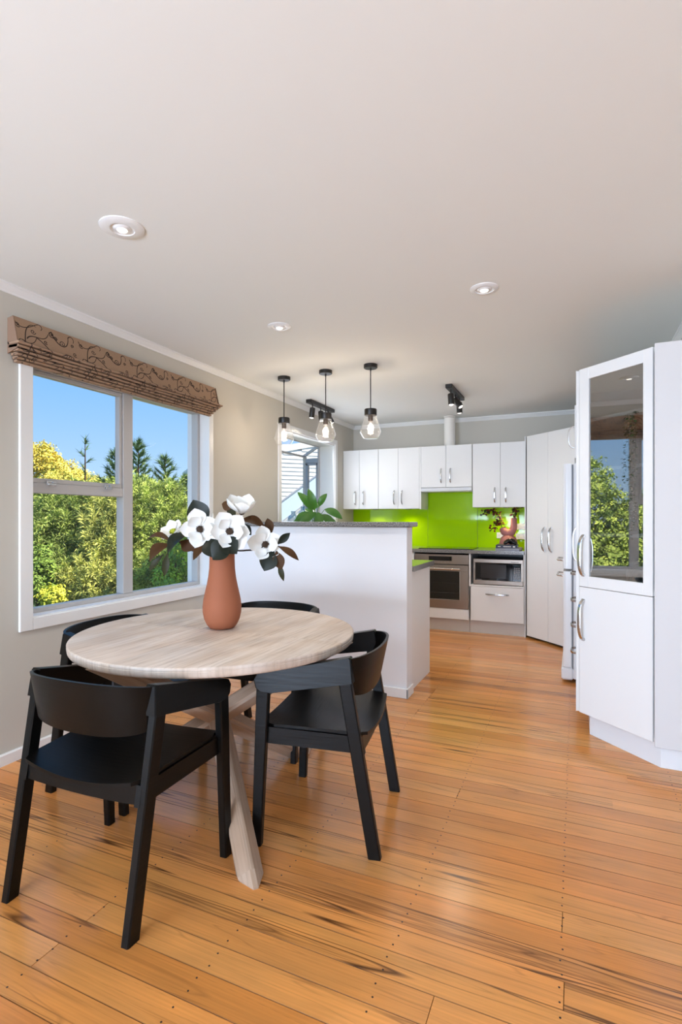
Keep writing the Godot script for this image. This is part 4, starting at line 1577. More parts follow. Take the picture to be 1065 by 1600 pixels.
# ------------------------------------------------------------------ table and chairs
func build_table() -> void:
	var c := Vector3(-1.462, 0, -1.953)
	var t := thing("round_table", "round whitewashed timber dining table on crossed timber legs", "table", c)
	var R := 0.604
	var st := begin()
	lathe(st, [Vector2(0, 0.71), Vector2(R - 0.012, 0.71), Vector2(R - 0.006, 0.713), Vector2(R - 0.002, 0.72), Vector2(R, 0.7345), Vector2(R - 0.0015, 0.7355), Vector2(R - 0.0005, 0.7375), Vector2(R, 0.745), Vector2(R - 0.002, 0.7485), Vector2(R - 0.006, 0.75), Vector2(0, 0.75)], 128, Vector3.ZERO, Basis(), 0.7)
	part("tabletop", st, M.washed, t)
	var hub := Vector3(0, 0.37, 0)
	for d in [Vector2(0.742, 0.67), Vector2(0.22, -0.975), Vector2(-0.955, 0.30)]:
		var foot := Vector3(d.x * 0.565, 0, d.y * 0.565)
		var top := Vector3(-d.x * 0.52, 0.71, -d.y * 0.52)
		var ax := (top - foot).normalized()
		var side := ax.cross(Vector3.UP).normalized()
		var up := side.cross(ax).normalized()
		var rings := []
		for y in [0.0, 0.004, 0.71]:
			var r := PackedVector3Array()
			for k in 8:
				# square on its edge, corners cut a little
				var q := k / 2
				var a := TAU * q / 4.0
				var h := 0.054
				var ch := 0.009
				var dirr := Vector2(cos(a), sin(a))
				var tang := Vector2(-dirr.y, dirr.x) * (ch if k % 2 else -ch)
				var p2 := dirr * (h - ch) + tang
				if y == 0.0: p2 *= 0.93
				var p := foot + side * p2.x + up * p2.y
				r.append(p + ax * ((y - p.y) / ax.y))
			rings.append(r)
		# the leg's own axes follow its length, so that the grain does too
		var fr := Transform3D(Basis(side, ax, side.cross(ax)), foot)
		var inv := fr.affine_inverse()
		for r in rings.size():
			var rr: PackedVector3Array = rings[r]
			for k in rr.size(): rr[k] = inv * rr[k]
			rings[r] = rr
		st = begin()
		loft(st, rings)
		part("leg", st, M.washed_leg, t).transform = fr

func chair_proto() -> Node3D:
	var t := thing("dining_chair", "black wooden armchair nearest the camera, seen from behind", "chair", Vector3(-1.46, 0, -1.40), 0.04, "black wooden armchairs around the round table")
	var fx := func(z: float) -> float: return 0.25 + 0.03 * (0.25 - z) / 0.485
	var st: SurfaceTool
	for s in [-1.0, 1.0]:
		# rear leg leans forward, front leg stands nearly straight; (z, y) outlines
		for q in [[[0.252, 0.0], [0.205, 0.0], [0.092, 0.66], [0.140, 0.66]], [[-0.205, 0.0], [-0.242, 0.0], [-0.222, 0.63], [-0.172, 0.63]]]:
			st = begin()
			var rings := []
			for e in [0, 1]:
				var rr := PackedVector3Array()
				for k in ([0, 1] if e == 0 else [3, 2]):
					var z: float = q[k][0]
					var y: float = q[k][1]
					var x: float = fx.call(z) * s
					rr.append(Vector3(x - s * 0.015, y, z))
					rr.append(Vector3(x + s * 0.015, y, z))
				rings.append(PackedVector3Array([rr[0], rr[1], rr[3], rr[2]]))
			# chamfer the long edges
			var cr := []
			for ring in rings:
				var r8 := PackedVector3Array()
				for k in 4:
					var p: Vector3 = ring[k]
					var pn: Vector3 = ring[(k + 1) % 4]
					var pp: Vector3 = ring[(k + 3) % 4]
					r8.append(p + (pp - p).normalized() * 0.004)
					r8.append(p + (pn - p).normalized() * 0.004)
				cr.append(r8)
			loft(st, cr)
			part("leg", st, M.black_wood, t)
		# arm: a folded plate that wraps the top of the frame
		st = begin()
		var po := PackedVector2Array([Vector2(0.150, 0.640), Vector2(0.140, 0.728), Vector2(0.134, 0.733), Vector2(-0.205, 0.662), Vector2(-0.222, 0.655), Vector2(-0.232, 0.635), Vector2(-0.222, 0.605), Vector2(-0.205, 0.592), Vector2(-0.165, 0.588)])
		var rings2 := []
		for w in [[-0.019, 0.004], [-0.016, 0.0], [0.016, 0.0], [0.019, 0.004]]:
			var rr := PackedVector3Array()
			var cen := Vector2(-0.04, 0.655)
			for p in po:
				var pp: Vector2 = p + (cen - p).normalized() * w[1]
				rr.append(Vector3((fx.call(pp.x) + w[0] + 0.004 - (pp.y - 0.6) * 0.10) * s, pp.y, pp.x))
			rings2.append(rr)
		loft(st, rings2)
		part("arm", st, M.black_wood, t)
		# side rail
		st = begin()
		loft(st, [PackedVector3Array([Vector3((fx.call(0.2) - 0.004) * s, 0.375, 0.19), Vector3((fx.call(0.2) - 0.024) * s, 0.375, 0.19), Vector3((fx.call(0.2) - 0.024) * s, 0.437, 0.178), Vector3((fx.call(0.2) - 0.004) * s, 0.437, 0.178)]),
			PackedVector3Array([Vector3((fx.call(-0.2) - 0.004) * s, 0.39, -0.21), Vector3((fx.call(-0.2) - 0.024) * s, 0.39, -0.21), Vector3((fx.call(-0.2) - 0.024) * s, 0.452, -0.21), Vector3((fx.call(-0.2) - 0.004) * s, 0.452, -0.21)])])
		part("rail", st, M.black_wood, t)
	# front and rear rails, the rear one hollowed to follow the seat
	for z in [0.182, -0.205]:
		st = begin()
		var rings3 := []
		var w: float = fx.call(z) - 0.02
		for i in 13:
			var f := -1.0 + i / 6.0
			var dip := 0.022 * (1.0 - f * f) if z > 0.0 else 0.006 * (1.0 - f * f)
			var yt := (0.438 if z > 0.0 else 0.452) - dip
			var yb := (0.378 if z > 0.0 else 0.392) - dip * 0.4
			rings3.append(PackedVector3Array([Vector3(f * w, yb, z), Vector3(f * w, yb, z - 0.02), Vector3(f * w, yt, z - 0.024), Vector3(f * w, yt, z - 0.004)]))
		loft(st, rings3)
		part("rail", st, M.black_wood, t)
	# seat: dished plywood
	st = begin()
	var top := []
	var nx := 16
	var nz := 12
	var S := func(i: int, j: int, under: bool) -> Vector3:
		var u := -1.0 + 2.0 * i / nx
		var f := float(j) / nz
		var z := lerpf(0.196 + 0.012 * (1.0 - u * u), -0.232, f)
		var x: float = u * ((fx.call(z) - 0.012) if absf(z) < 0.19 else (fx.call(z) - 0.030))
		var dish := 0.024 * (1.0 - u * u) * lerpf(1.0, 0.35, f * f)
		var y := lerpf(0.451, 0.466, f) - dish - 0.012 * pow(f, 6.0)
		return Vector3(x, y - (0.012 if under else 0.0), z)
	var tr := PackedVector3Array()
	for i in nx:
		for j in nz:
			for un in [false, true]:
				var a: Vector3 = S.call(i, j, un)
				var b: Vector3 = S.call(i + 1, j, un)
				var cc: Vector3 = S.call(i + 1, j + 1, un)
				var d: Vector3 = S.call(i, j + 1, un)
				if un: tr.append_array([a, cc, b, a, d, cc])
				else: tr.append_array([a, b, cc, a, cc, d])
	group_id += 1
	# the two faces are smooth, the rim flat
	st.set_smooth_group(group_id)
	for k in range(0, tr.size(), 3):
		for j in [0, 2, 1]: st.add_vertex(tr[k + j])
	var rim := []
	for i in nx + 1: rim.append(Vector2i(i, 0))
	for j in range(1, nz + 1): rim.append(Vector2i(nx, j))
	for i in range(nx - 1, -1, -1): rim.append(Vector2i(i, nz))
	for j in range(nz - 1, 0, -1): rim.append(Vector2i(0, j))
	st.set_smooth_group(-1)
	for k in rim.size():
		var a: Vector2i = rim[k]
		var b: Vector2i = rim[(k + 1) % rim.size()]
		var p0: Vector3 = S.call(a.x, a.y, false)
		var p1: Vector3 = S.call(b.x, b.y, false)
		var p2: Vector3 = S.call(b.x, b.y, true)
		var p3: Vector3 = S.call(a.x, a.y, true)
		for p in [p0, p1, p2, p0, p2, p3]: st.add_vertex(p)
	part("seat", st, M.black_wood, t)
	# backrest: bent plywood band that flares outward to the top
	st = begin()
	var rings4 := []
	var N := 40
	for i in N + 1:
		var th := PI * i / N
		var cx := cos(th)
		var sz := sin(th)
		var e := 2.0 / 2.3
		var bx := signf(cx) * pow(absf(cx), e)
		var bz := pow(absf(sz), e)
		var mid := pow(absf(sz), 0.9)
		var yt := lerpf(0.722, 0.742, mid)
		var yb := lerpf(0.600, 0.566, mid)
		var rr := PackedVector3Array()
		for q in [[0.0, 0.0], [0.0, 0.5], [0.0, 1.0], [1.0, 1.0], [1.0, 0.5], [1.0, 0.0]]:
			var y := lerpf(yb, yt, q[1])
			var a: float = lerpf(0.249, 0.262, q[1]) - q[0] * 0.011
			var b: float = lerpf(0.088, 0.126, q[1]) - q[0] * 0.011
			rr.append(Vector3(bx * a, y, 0.105 + bz * b))
		rings4.append(rr)
	loft_faces(st, rings4, [0, 0, 1, 2, 2, 3])
	part("backrest", st, M.black_wood, t)
	return t

func build_chairs() -> void:
	var a := chair_proto()
	for q in [["black wooden armchair at the right of the round table, beside the walkway", Vector3(-0.945, 0, -2.05), PI / 2 + 0.17], ["black wooden armchair under the dining window, partly behind the tabletop", Vector3(-1.985, 0, -1.955), -PI / 2 + 0.05], ["black wooden armchair farthest back, against the white half wall", Vector3(-1.612, 0, -2.60), PI + 0.06]]:
		var b: Node3D = a.duplicate()
		b.name = num("dining_chair")
		add_child(b)
		b.position = q[1]
		b.rotation.y = q[2]
		b.set_meta("label", q[0])

# ------------------------------------------------------------------ flowers
func magnolia(label: String, base: Vector3, c: Vector3, axis: Vector3, size: float, petals: int, opening: float, centre: Material, stem_pts: Array, leaves: Array, seed_: int) -> void:
	var t := thing("magnolia_stem", label, "flower", base, 0.0, "white magnolias in the terracotta vase")
	var r := RandomNumberGenerator.new()
	r.seed = seed_
	var o := base
	var st := begin()
	var pts := []
	for p in stem_pts: pts.append(p - o)
	pts.append(c - o)
	# soften the stem
	var fine := []
	for i in pts.size() - 1:
		for k in 5:
			var p0: Vector3 = pts[maxi(i - 1, 0)]
			var p3: Vector3 = pts[mini(i + 2, pts.size() - 1)]
			fine.append((pts[i] as Vector3).cubic_interpolate(pts[i + 1], p0, p3, k / 5.0))
	fine.append(pts[-1])
	tube(st, fine, 0.0038, 7)
	part("stem", st, M.stem, t)
	axis = axis.normalized()
	var sx := axis.cross(Vector3.UP if absf(axis.y) < 0.9 else Vector3.RIGHT).normalized()
	var sy := sx.cross(axis).normalized()
	for k in petals:
		var inner := k >= (petals * 2) / 3
		var n := petals - (petals * 2) / 3 if inner else (petals * 2) / 3
		var a: float = TAU * (k if not inner else k + 0.5) / n + r.randf_range(-0.15, 0.15)
		var op := opening * (0.72 if inner else 1.0) + r.randf_range(-0.12, 0.12)
		var rad := sx * cos(a) + sy * sin(a)
		var d := rad * sin(op) + axis * cos(op)
		var L := size * r.randf_range(0.88, 1.08) * (0.85 if inner else 1.0)
		var b0 := c + rad * 0.006 - axis * 0.004
		st = begin()
		leaf(st, b0 - o, b0 + d * L - o, L * r.randf_range(0.80, 0.95), axis - d * 0.2, -0.11, 0.24, 0.57, 10, 0.92)
		part("petal", st, M.petal, t)
	st = begin()
	lathe(st, [Vector2(0, -0.008), Vector2(0.010, -0.004), Vector2(0.0145, 0.003), Vector2(0.013, 0.010), Vector2(0.007, 0.015), Vector2(0, 0.0165)], 16, c - o, Basis(sx, axis, sx.cross(axis)))
	for k in 40:
		var a := r.randf_range(0, TAU)
		var h := r.randf_range(0.001, 0.011)
		var rad := sx * cos(a) + sy * sin(a)
		var p := c - o + rad * (0.0145 - h * 0.35) + axis * h
		tube(st, [p, p + rad * 0.004 + axis * 0.003], 0.0012, 4)
	part("flower_centre", st, centre, t)
	for q in leaves:
		st = begin()
		var mat: Material = M[q[3]]
		leaf(st, q[0] - o, q[1] - o, q[2], q[4] if q.size() > 4 else Vector3(0.3, 0.6, 0.7), q[5] if q.size() > 5 else 0.12, 0.18, 0.52, 10, 0.95)
		part("leaf", st, mat, t)

func build_vase() -> void:
	var o := Vector3(-1.475, 0.7505, -1.999)
	var t := thing("vase", "tall matt terracotta vase on the round table", "vase", o)
	var st := begin()
	lathe(st, [Vector2(0, 0.0), Vector2(0.046, 0.0), Vector2(0.056, 0.004), Vector2(0.068, 0.018), Vector2(0.079, 0.042), Vector2(0.0855, 0.072), Vector2(0.0865, 0.10), Vector2(0.083, 0.132), Vector2(0.076, 0.165), Vector2(0.068, 0.20), Vector2(0.0615, 0.235), Vector2(0.0575, 0.27), Vector2(0.056, 0.31), Vector2(0.0562, 0.334), Vector2(0.054, 0.337), Vector2(0.0505, 0.334), Vector2(0.050, 0.30), Vector2(0.055, 0.22), Vector2(0.07, 0.12), Vector2(0.06, 0.02), Vector2(0, 0.012)], 64, Vector3.ZERO, Basis(), 1.3)
	part("body", st, M.terracotta, t)
	var mouth := Vector3(-1.475, 1.085, -1.999)
	var cam := Vector3(0, 1.25, 0)
	var low := mouth - Vector3(0, 0.16, 0)
	var V := func(x: float, y: float, z: float) -> Vector3: return Vector3(x, y, z)
	var c: Vector3
	c = Vector3(-1.530, 1.200, -1.911)
	magnolia("open white magnolia with a dark centre, left one above the vase", low, c, (cam - c) + Vector3(-0.2, 0.05, 0.2), 0.088, 8, 1.22, M.stamen, [low, mouth + V.call(-0.02, 0.01, 0.02), V.call(-1.515, 1.14, -1.955)],
		[[V.call(-1.560, 1.208, -1.985), V.call(-1.612, 1.335, -1.965), 0.105, "leaf_dark", V.call(0.5, 0.1, 0.9), 0.05],
		[V.call(-1.50, 1.16, -1.93), V.call(-1.435, 1.075, -1.90), 0.085, "leaf_dark", V.call(0.3, 0.3, 0.8), 0.08],
		[V.call(-1.52, 1.13, -1.95), V.call(-1.575, 1.06, -1.92), 0.07, "leaf_brown", V.call(-0.2, 0.5, 0.7), 0.1]], 3)
	c = Vector3(-1.382, 1.192, -1.925)
	magnolia("open white magnolia with a dark centre, right one above the vase", low, c, (cam - c) + Vector3(0.3, 0.0, 0.1), 0.090, 9, 1.15, M.stamen, [low, mouth + V.call(0.02, 0.01, 0.02), V.call(-1.405, 1.13, -1.955)],
		[[V.call(-1.375, 1.150, -1.93), V.call(-1.44, 1.068, -1.885), 0.105, "leaf_dark", V.call(0.2, 0.4, 0.9), 0.10],
		[V.call(-1.42, 1.16, -1.92), V.call(-1.335, 1.095, -1.915), 0.09, "leaf_dark", V.call(0.3, 0.5, 0.8), 0.12],
		[V.call(-1.47, 1.24, -1.96), V.call(-1.44, 1.215, -1.95), 0.05, "leaf_olive", V.call(0.3, 0.2, 0.9), 0.05]], 8)
	c = Vector3(-1.392, 1.272, -2.035)
	magnolia("half open white magnolia at the top of the bunch, facing up", low, c, Vector3(0.15, 0.95, 0.25), 0.098, 8, 0.72, M.stamen, [low, mouth, V.call(-1.42, 1.2, -2.02)],
		[[V.call(-1.455, 1.255, -2.03), V.call(-1.425, 1.302, -2.02), 0.05, "leaf_olive", V.call(0.3, 0.2, 0.9), 0.05],
		[V.call(-1.425, 1.298, -2.015), V.call(-1.485, 1.315, -2.01), 0.045, "leaf_brown", V.call(0.3, -0.2, 0.9), 0.1],
		[V.call(-1.41, 1.238, -2.04), V.call(-1.302, 1.205, -2.09), 0.055, "leaf_brown", V.call(0.1, 0.7, 0.6), 0.22],
		[V.call(-1.40, 1.222, -2.04), V.call(-1.345, 1.172, -2.04), 0.045, "leaf_dark", V.call(0.4, 0.3, 0.8), 0.1]], 15)
	c = Vector3(-1.296, 1.130, -2.078)
	magnolia("white magnolia on the stem that reaches far right of the vase", low, c, (cam - c) + Vector3(0.2, 0.1, 0.1), 0.080, 8, 1.25, M.stamen, [low, mouth + V.call(0.03, 0.0, 0.0), V.call(-1.385, 1.102, -2.035), V.call(-1.325, 1.107, -2.062)],
		[[V.call(-1.262, 1.10, -2.095), V.call(-1.29, 1.01, -2.06), 0.085, "leaf_dark", V.call(0.4, 0.1, 0.9), 0.06],
		[V.call(-1.25, 1.10, -2.10), V.call(-1.222, 1.015, -2.10), 0.055, "leaf_brown", V.call(0.4, 0.0, 0.9), 0.08],
		[V.call(-1.238, 1.05, -2.102), V.call(-1.218, 0.962, -2.112), 0.026, "leaf_olive", V.call(0.4, 0.0, 0.9), 0.1],
		[V.call(-1.245, 1.130, -2.10), V.call(-1.190, 1.183, -2.122), 0.036, "leaf_dark", V.call(0.4, -0.3, 0.9), -0.08],
		[V.call(-1.242, 1.122, -2.10), V.call(-1.155, 1.056, -2.14), 0.036, "leaf_brown", V.call(0.3, 0.6, 0.7), 0.15],
		[V.call(-1.290, 1.178, -2.125), V.call(-1.310, 1.25, -2.12), 0.045, "leaf_brown", V.call(0.4, -0.1, 0.9), 0.05]], 21)
	c = Vector3(-1.745, 1.185, -1.985)
	magnolia("white magnolia with a yellow-green centre seen side-on at the far left", low, c, Vector3(0.0, 0.75, 0.65), 0.07, 7, 1.2, M.stamen_green, [low, mouth + V.call(-0.03, 0.0, 0.0), V.call(-1.60, 1.10, -1.95), V.call(-1.69, 1.145, -1.955)],
		[[V.call(-1.70, 1.135, -1.93), V.call(-1.822, 1.140, -1.88), 0.055, "leaf_brown", V.call(0.0, 0.9, 0.4), 0.28],
		[V.call(-1.70, 1.130, -1.92), V.call(-1.80, 1.045, -1.89), 0.078, "leaf_brown", V.call(0.0, 0.6, 0.8), 0.22],
		[V.call(-1.60, 1.182, -1.925), V.call(-1.69, 1.085, -1.885), 0.085, "leaf_dark", V.call(-0.1, 0.6, 0.8), 0.2],
		[V.call(-1.655, 1.145, -1.93), V.call(-1.59, 1.105, -1.95), 0.06, "leaf_brown", V.call(-0.1, 0.3, 0.9), 0.1],
		[V.call(-1.725, 1.085, -1.90), V.call(-1.795, 1.005, -1.88), 0.03, "leaf_olive", V.call(0.4, 0.3, 0.9), 0.1],
		[V.call(-1.705, 1.09, -1.90), V.call(-1.712, 0.985, -1.89), 0.034, "leaf_olive", V.call(0.6, 0.1, 0.8), 0.1],
		[V.call(-1.66, 1.175, -1.95), V.call(-1.60, 1.18, -1.93), 0.05, "leaf_brown", V.call(0.0, 0.7, 0.6), 0.1]], 33)

# ------------------------------------------------------------------ small kitchen things
func build_small() -> void:
	# books under a black ornament, in front of the pink vase
	var t := thing("book", "dark blue hardback lying on the bench in front of the pink vase", "book", Vector3(-0.68, 0.932, -5.985), 0.05)
	var st := begin()
	span(st, Vector3(-0.105, 0.003, -0.135), Vector3(0.103, 0.029, 0.133), 0.0)
	part("pages", st, M.paper, t)
	st = begin()
	span(st, Vector3(-0.11, 0.0, -0.14), Vector3(0.11, 0.003, 0.14), 0.001)
	span(st, Vector3(-0.11, 0.029, -0.14), Vector3(0.11, 0.032, 0.14), 0.001)
	span(st, Vector3(-0.11, 0.001, 0.134), Vector3(0.11, 0.031, 0.141), 0.002)
	part("cover", st, M.book_blue, t)
	st = begin()
	for k in 9:
		box(st, Vector3(-0.03 + k * 0.009, 0.016, 0.1412), Vector3(0.006, 0.009 + 0.003 * (k % 2), 0.0008), 0.0)
	box(st, Vector3(0.075, 0.016, 0.1412), Vector3(0.022, 0.014, 0.0008), 0.0)
	box(st, Vector3(-0.075, 0.016, 0.1412), Vector3(0.03, 0.006, 0.0008), 0.0)
	part("spine_print", st, M.paper, t)
	t = thing("book", "pale book under the dark blue hardback", "book", Vector3(-0.665, 0.905, -5.985), -0.03)
	st = begin()
	span(st, Vector3(-0.115, 0.003, -0.137), Vector3(0.118, 0.024, 0.132), 0.0)
	part("pages", st, M.paper, t)
	st = begin()
	span(st, Vector3(-0.12, 0.0, -0.14), Vector3(0.125, 0.003, 0.139), 0.001)
	span(st, Vector3(-0.12, 0.024, -0.14), Vector3(0.125, 0.027, 0.139), 0.001)
	span(st, Vector3(-0.12, 0.001, 0.133), Vector3(0.125, 0.026, 0.14), 0.002)
	part("cover", st, std("8b8d97", 0.5), t)
	# black knot
	t = thing("knot_ornament", "glossy black knotted ornament on top of the books", "ornament", Vector3(-0.645, 0.964, -5.955))
	st = begin()
	var pts := []
	for i in 61:
		var a := TAU * i / 60.0
		pts.append(Vector3((sin(a) + 1.6 * sin(2 * a)) * 0.024, 0.034 + cos(3.0 * a) * 0.018, (cos(a) - 1.6 * cos(2 * a)) * 0.022))
	tube(st, pts, 0.0155, 12)
	part("loop", st, std("0b0b0d", 0.12), t)

	# pink vase with two openings
	t = thing("sculptural_vase", "dusty pink sculptural vase with a tall spout and a round lower bulb", "vase", Vector3(-0.70, 0.905, -6.245))
	st = begin()
	lathe(st, [Vector2(0, 0), Vector2(0.088, 0), Vector2(0.098, 0.01), Vector2(0.1, 0.05), Vector2(0.095, 0.09), Vector2(0.08, 0.125), Vector2(0.052, 0.15), Vector2(0.04, 0.162), Vector2(0, 0.165)], 40, Vector3.ZERO, Basis(), 1.2)
	part("bulb", st, M.pink, t)
	st = begin()
	tube(st, [Vector3(-0.068, 0.235, 0), Vector3(-0.062, 0.22, 0), Vector3(-0.045, 0.195, 0), Vector3(-0.005, 0.172, 0), Vector3(0.035, 0.19, 0), Vector3(0.055, 0.225, 0), Vector3(0.06, 0.28, 0), Vector3(0.06, 0.345, 0)], [0.03, 0.038, 0.046, 0.05, 0.046, 0.038, 0.033, 0.0315], 20)
	part("spout", st, M.pink, t)
	st = begin()
	lathe(st, [Vector2(0, 0.0), Vector2(0.026, 0.0), Vector2(0.026, 0.001), Vector2(0, 0.001)], 20, Vector3(0.06, 0.3455, 0))
	lathe(st, [Vector2(0, 0.0), Vector2(0.024, 0.0), Vector2(0.024, 0.001), Vector2(0, 0.001)], 20, Vector3(-0.0685, 0.2355, 0), Basis(Vector3.BACK, 0.2))
	part("mouth", st, M.black_plastic, t)
	# dark red leafy branches
	var r := RandomNumberGenerator.new()
	r.seed = 5
	var o := Vector3(-0.70, 0.905, -6.245)
	var sets := [["dark red leafy branch arching left out of the pink vase", [Vector3(-0.067, 0.232, 0), Vector3(-0.10, 0.36, 0.02), Vector3(-0.17, 0.43, 0.03), Vector3(-0.27, 0.40, 0.04)], 60],
		["dark red leafy branch drooping beside the power point", [Vector3(-0.067, 0.232, 0), Vector3(-0.10, 0.31, 0.03), Vector3(-0.14, 0.26, 0.05), Vector3(-0.19, 0.20, 0.06)], 50],
		["dark red leafy branch rising right of the pink vase under the cupboard", [Vector3(0.06, 0.34, 0), Vector3(0.07, 0.40, 0.02), Vector3(0.09, 0.44, 0.08), Vector3(0.125, 0.455, 0.10)], 46]]
	for s in sets:
		t = thing("leafy_branch", s[0], "branch", o)
		var pp: Array = s[1]
		var path := []
		for i in 3:
			for k in 8:
				path.append((pp[i] as Vector3).cubic_interpolate(pp[i + 1], pp[maxi(i - 1, 0)], pp[mini(i + 2, 3)], k / 8.0))
		path.append(pp[3])
		st = begin()
		tube(st, path, 0.0025, 6)
		part("twig", st, M.stem, t)
		var mesh_variants := []
		for i in s[2]:
			var f := r.randf_range(0.22, 1.0)
			var p: Vector3 = path[int(f * (path.size() - 1))]
			var d := Vector3(r.randf_range(-1, 1), r.randf_range(-0.8, 0.8), r.randf_range(-0.6, 1)).normalized()
			st = begin()
			var b := p + d * r.randf_range(0.0, 0.03)
			leaf(st, b, b + d * r.randf_range(0.025, 0.042), r.randf_range(0.022, 0.032), Vector3(r.randf_range(-1, 1), 1, r.randf_range(0, 1)), 0.1, 0.15, 0.5, 4)
			part("leaf", st, M.leaf_red if r.randf() < 0.7 else M.leaf_olive, t)

	# peace lily on the bench by the box window
	t = thing("peace_lily", "leafy green potted plant in front of the box window", "potted plant", Vector3(-2.335, 0.905, -4.65))
	st = begin()
	lathe(st, [Vector2(0, 0), Vector2(0.07, 0), Vector2(0.075, 0.004), Vector2(0.098, 0.16), Vector2(0.1, 0.165), Vector2(0.1, 0.18), Vector2(0.092, 0.18), Vector2(0.09, 0.16), Vector2(0, 0.155)], 32, Vector3.ZERO)
	part("pot", st, std("3b93a8", 0.25), t)
	var F := Vector3(-0.404, 0, -0.915)
	var Rr := Vector3(0.915, 0, -0.404)
	# leaves as (base right, base up, tip right, tip up, width, towards)
	for q in [[-0.02, 0.42, -0.17, 0.60, 0.085, 0.0], [0.0, 0.42, -0.06, 0.63, 0.085, -0.03], [0.04, 0.46, 0.12, 0.585, 0.07, 0.0], [0.10, 0.43, 0.27, 0.335, 0.085, -0.06], [0.02, 0.40, -0.16, 0.24, 0.09, -0.08], [0.04, 0.40, 0.06, 0.24, 0.085, -0.10], [0.07, 0.38, 0.2, 0.25, 0.085, -0.05],
		[-0.06, 0.40, -0.20, 0.30, 0.08, 0.05], [0.0, 0.44, 0.03, 0.5, 0.08, 0.1], [-0.04, 0.36, -0.24, 0.26, 0.075, 0.02], [0.1, 0.36, 0.22, 0.22, 0.08, 0.06], [-0.02, 0.36, -0.10, 0.44, 0.07, 0.08]]:
		var b: Vector3 = Rr * q[0] + Vector3.UP * q[1] + F * q[5]
		var e: Vector3 = Rr * q[2] + Vector3.UP * q[3] + F * (q[5] * 1.6)
		st = begin()
		leaf(st, b, e, q[4], Vector3(0.3, 0.5, 0.7), 0.12, 0.25, 0.45, 9, 0.75)
		part("leaf", st, M.leaf_green, t)
		st = begin()
		tube(st, [Vector3(0, 0.16, 0), Vector3(0, 0.3, 0).lerp(b, 0.4), b], 0.003, 6)
		part("stalk", st, M.leaf_green, t)
	# blue glass on the window sill
	for q in [["round blue glass bottle on the box window sill, left of the plant", Vector3(-2.80, 0.98, -5.06), 0.062, 0.345], ["slim blue glass bottle on the box window sill behind the plant", Vector3(-2.78, 0.98, -5.24), 0.055, 0.40]]:
		t = thing("glass_bottle", q[0], "bottle", q[1], 0.0, "blue glass bottles on the box window sill")
		var rr: float = q[2]
		var h: float = q[3]
		st = begin()
		lathe(st, [Vector2(0, 0), Vector2(rr * 0.9, 0), Vector2(rr, h * 0.06), Vector2(rr, h * 0.76), Vector2(rr * 0.85, h * 0.84), Vector2(rr * 0.4, h * 0.89), Vector2(rr * 0.34, h * 0.95), Vector2(rr * 0.42, h * 0.97), Vector2(rr * 0.42, h), Vector2(rr * 0.28, h)], 28, Vector3.ZERO, Basis(), 1.3)
		part("body", st, M.blue_glass, t)

# ------------------------------------------------------------------ outside
func spray_mesh(blades: int, length: float, width: float, spread: float, seed_: int, droop := 0.2) -> ArrayMesh:
	var r := RandomNumberGenerator.new()
	r.seed = seed_
	var st := begin()
	st.set_smooth_group(-1)
	for i in blades:
		var f := float(i) / blades
		var p := Vector3(0, length * f * 0.75, 0)
		var a := r.randf_range(0, TAU)
		var sp := spread * (1.0 - 0.5 * f)
		var d := Vector3(cos(a) * sp, 0.6 + 0.4 * f, sin(a) * sp).normalized()
		var L := length * r.randf_range(0.35, 0.6)
		var side := d.cross(Vector3(r.randf_range(-1, 1), 0.2, r.randf_range(-1, 1))).normalized() * width
		var mid := p + d * L * 0.45 + Vector3(0, 0.02 * length, 0)
		var tip := p + d * L - Vector3(0, droop * L, 0)
		for v in [p, mid - side, mid + side, mid - side, tip, mid + side]:
			st.add_vertex(v)
	return commit(st)

func leaf_cluster_mesh(n: int, size: float, leaf_len: float, leaf_w: float, seed_: int) -> ArrayMesh:
	var r := RandomNumberGenerator.new()
	r.seed = seed_
	var st := begin()
	for i in n:
		var p := Vector3(r.randf_range(-1, 1), r.randf_range(-0.4, 1), r.randf_range(-1, 1)) * size * 0.5
		var d := Vector3(r.randf_range(-1, 1), r.randf_range(-0.6, 0.7), r.randf_range(-1, 1)).normalized()
		leaf(st, p, p + d * leaf_len, leaf_w, Vector3(r.randf_range(-0.5, 0.5), 1, r.randf_range(-0.5, 0.5)), 0.1, 0.1, 0.5, 2)
	return commit(st)

func scatter(parent: Node3D, called: String, mesh: Mesh, mat: Material, blobs: Array, count: int, ca: Color, cb: Color, seed_: int, smin := 0.7, smax := 1.3, upness := 0.5) -> void:
	var r := RandomNumberGenerator.new()
	r.seed = seed_
	var mm := MultiMesh.new()
	mm.transform_format = MultiMesh.TRANSFORM_3D
	mm.use_colors = true
	mm.mesh = mesh
	mm.instance_count = count
	var wsum := 0.0
	for b in blobs: wsum += b[1].x * b[1].y * b[1].z
	for i in count:
		var pick := r.randf() * wsum
		var blob: Array = blobs[0]
		for b in blobs:
			pick -= b[1].x * b[1].y * b[1].z
			if pick <= 0.0:
				blob = b
				break
		var d := Vector3(r.randfn(), r.randfn(), r.randfn()).normalized()
		var rad := pow(r.randf_range(0.25, 1.0), 0.33) * r.randf_range(0.88, 1.06)
		var p: Vector3 = blob[0] + d * rad * blob[1]
		var up := (d * (1.0 - upness) + Vector3.UP * upness + Vector3(r.randfn(), r.randfn(), r.randfn()) * 0.28).normalized()
		var sx := up.cross(Vector3(r.randfn(), r.randfn(), r.randfn())).normalized()
		var s := r.randf_range(smin, smax)
		mm.set_instance_transform(i, Transform3D(Basis(sx, up, sx.cross(up)).scaled_local(Vector3.ONE * s), p))
		var c := ca.lerp(cb, r.randf())
		mm.set_instance_color(i, c * r.randf_range(0.8, 1.15))
	var o := MultiMeshInstance3D.new()
	o.name = called
	o.multimesh = mm
	o.material_override = mat
	o.set_meta("kind", "stuff")
	parent.add_child(o, true)

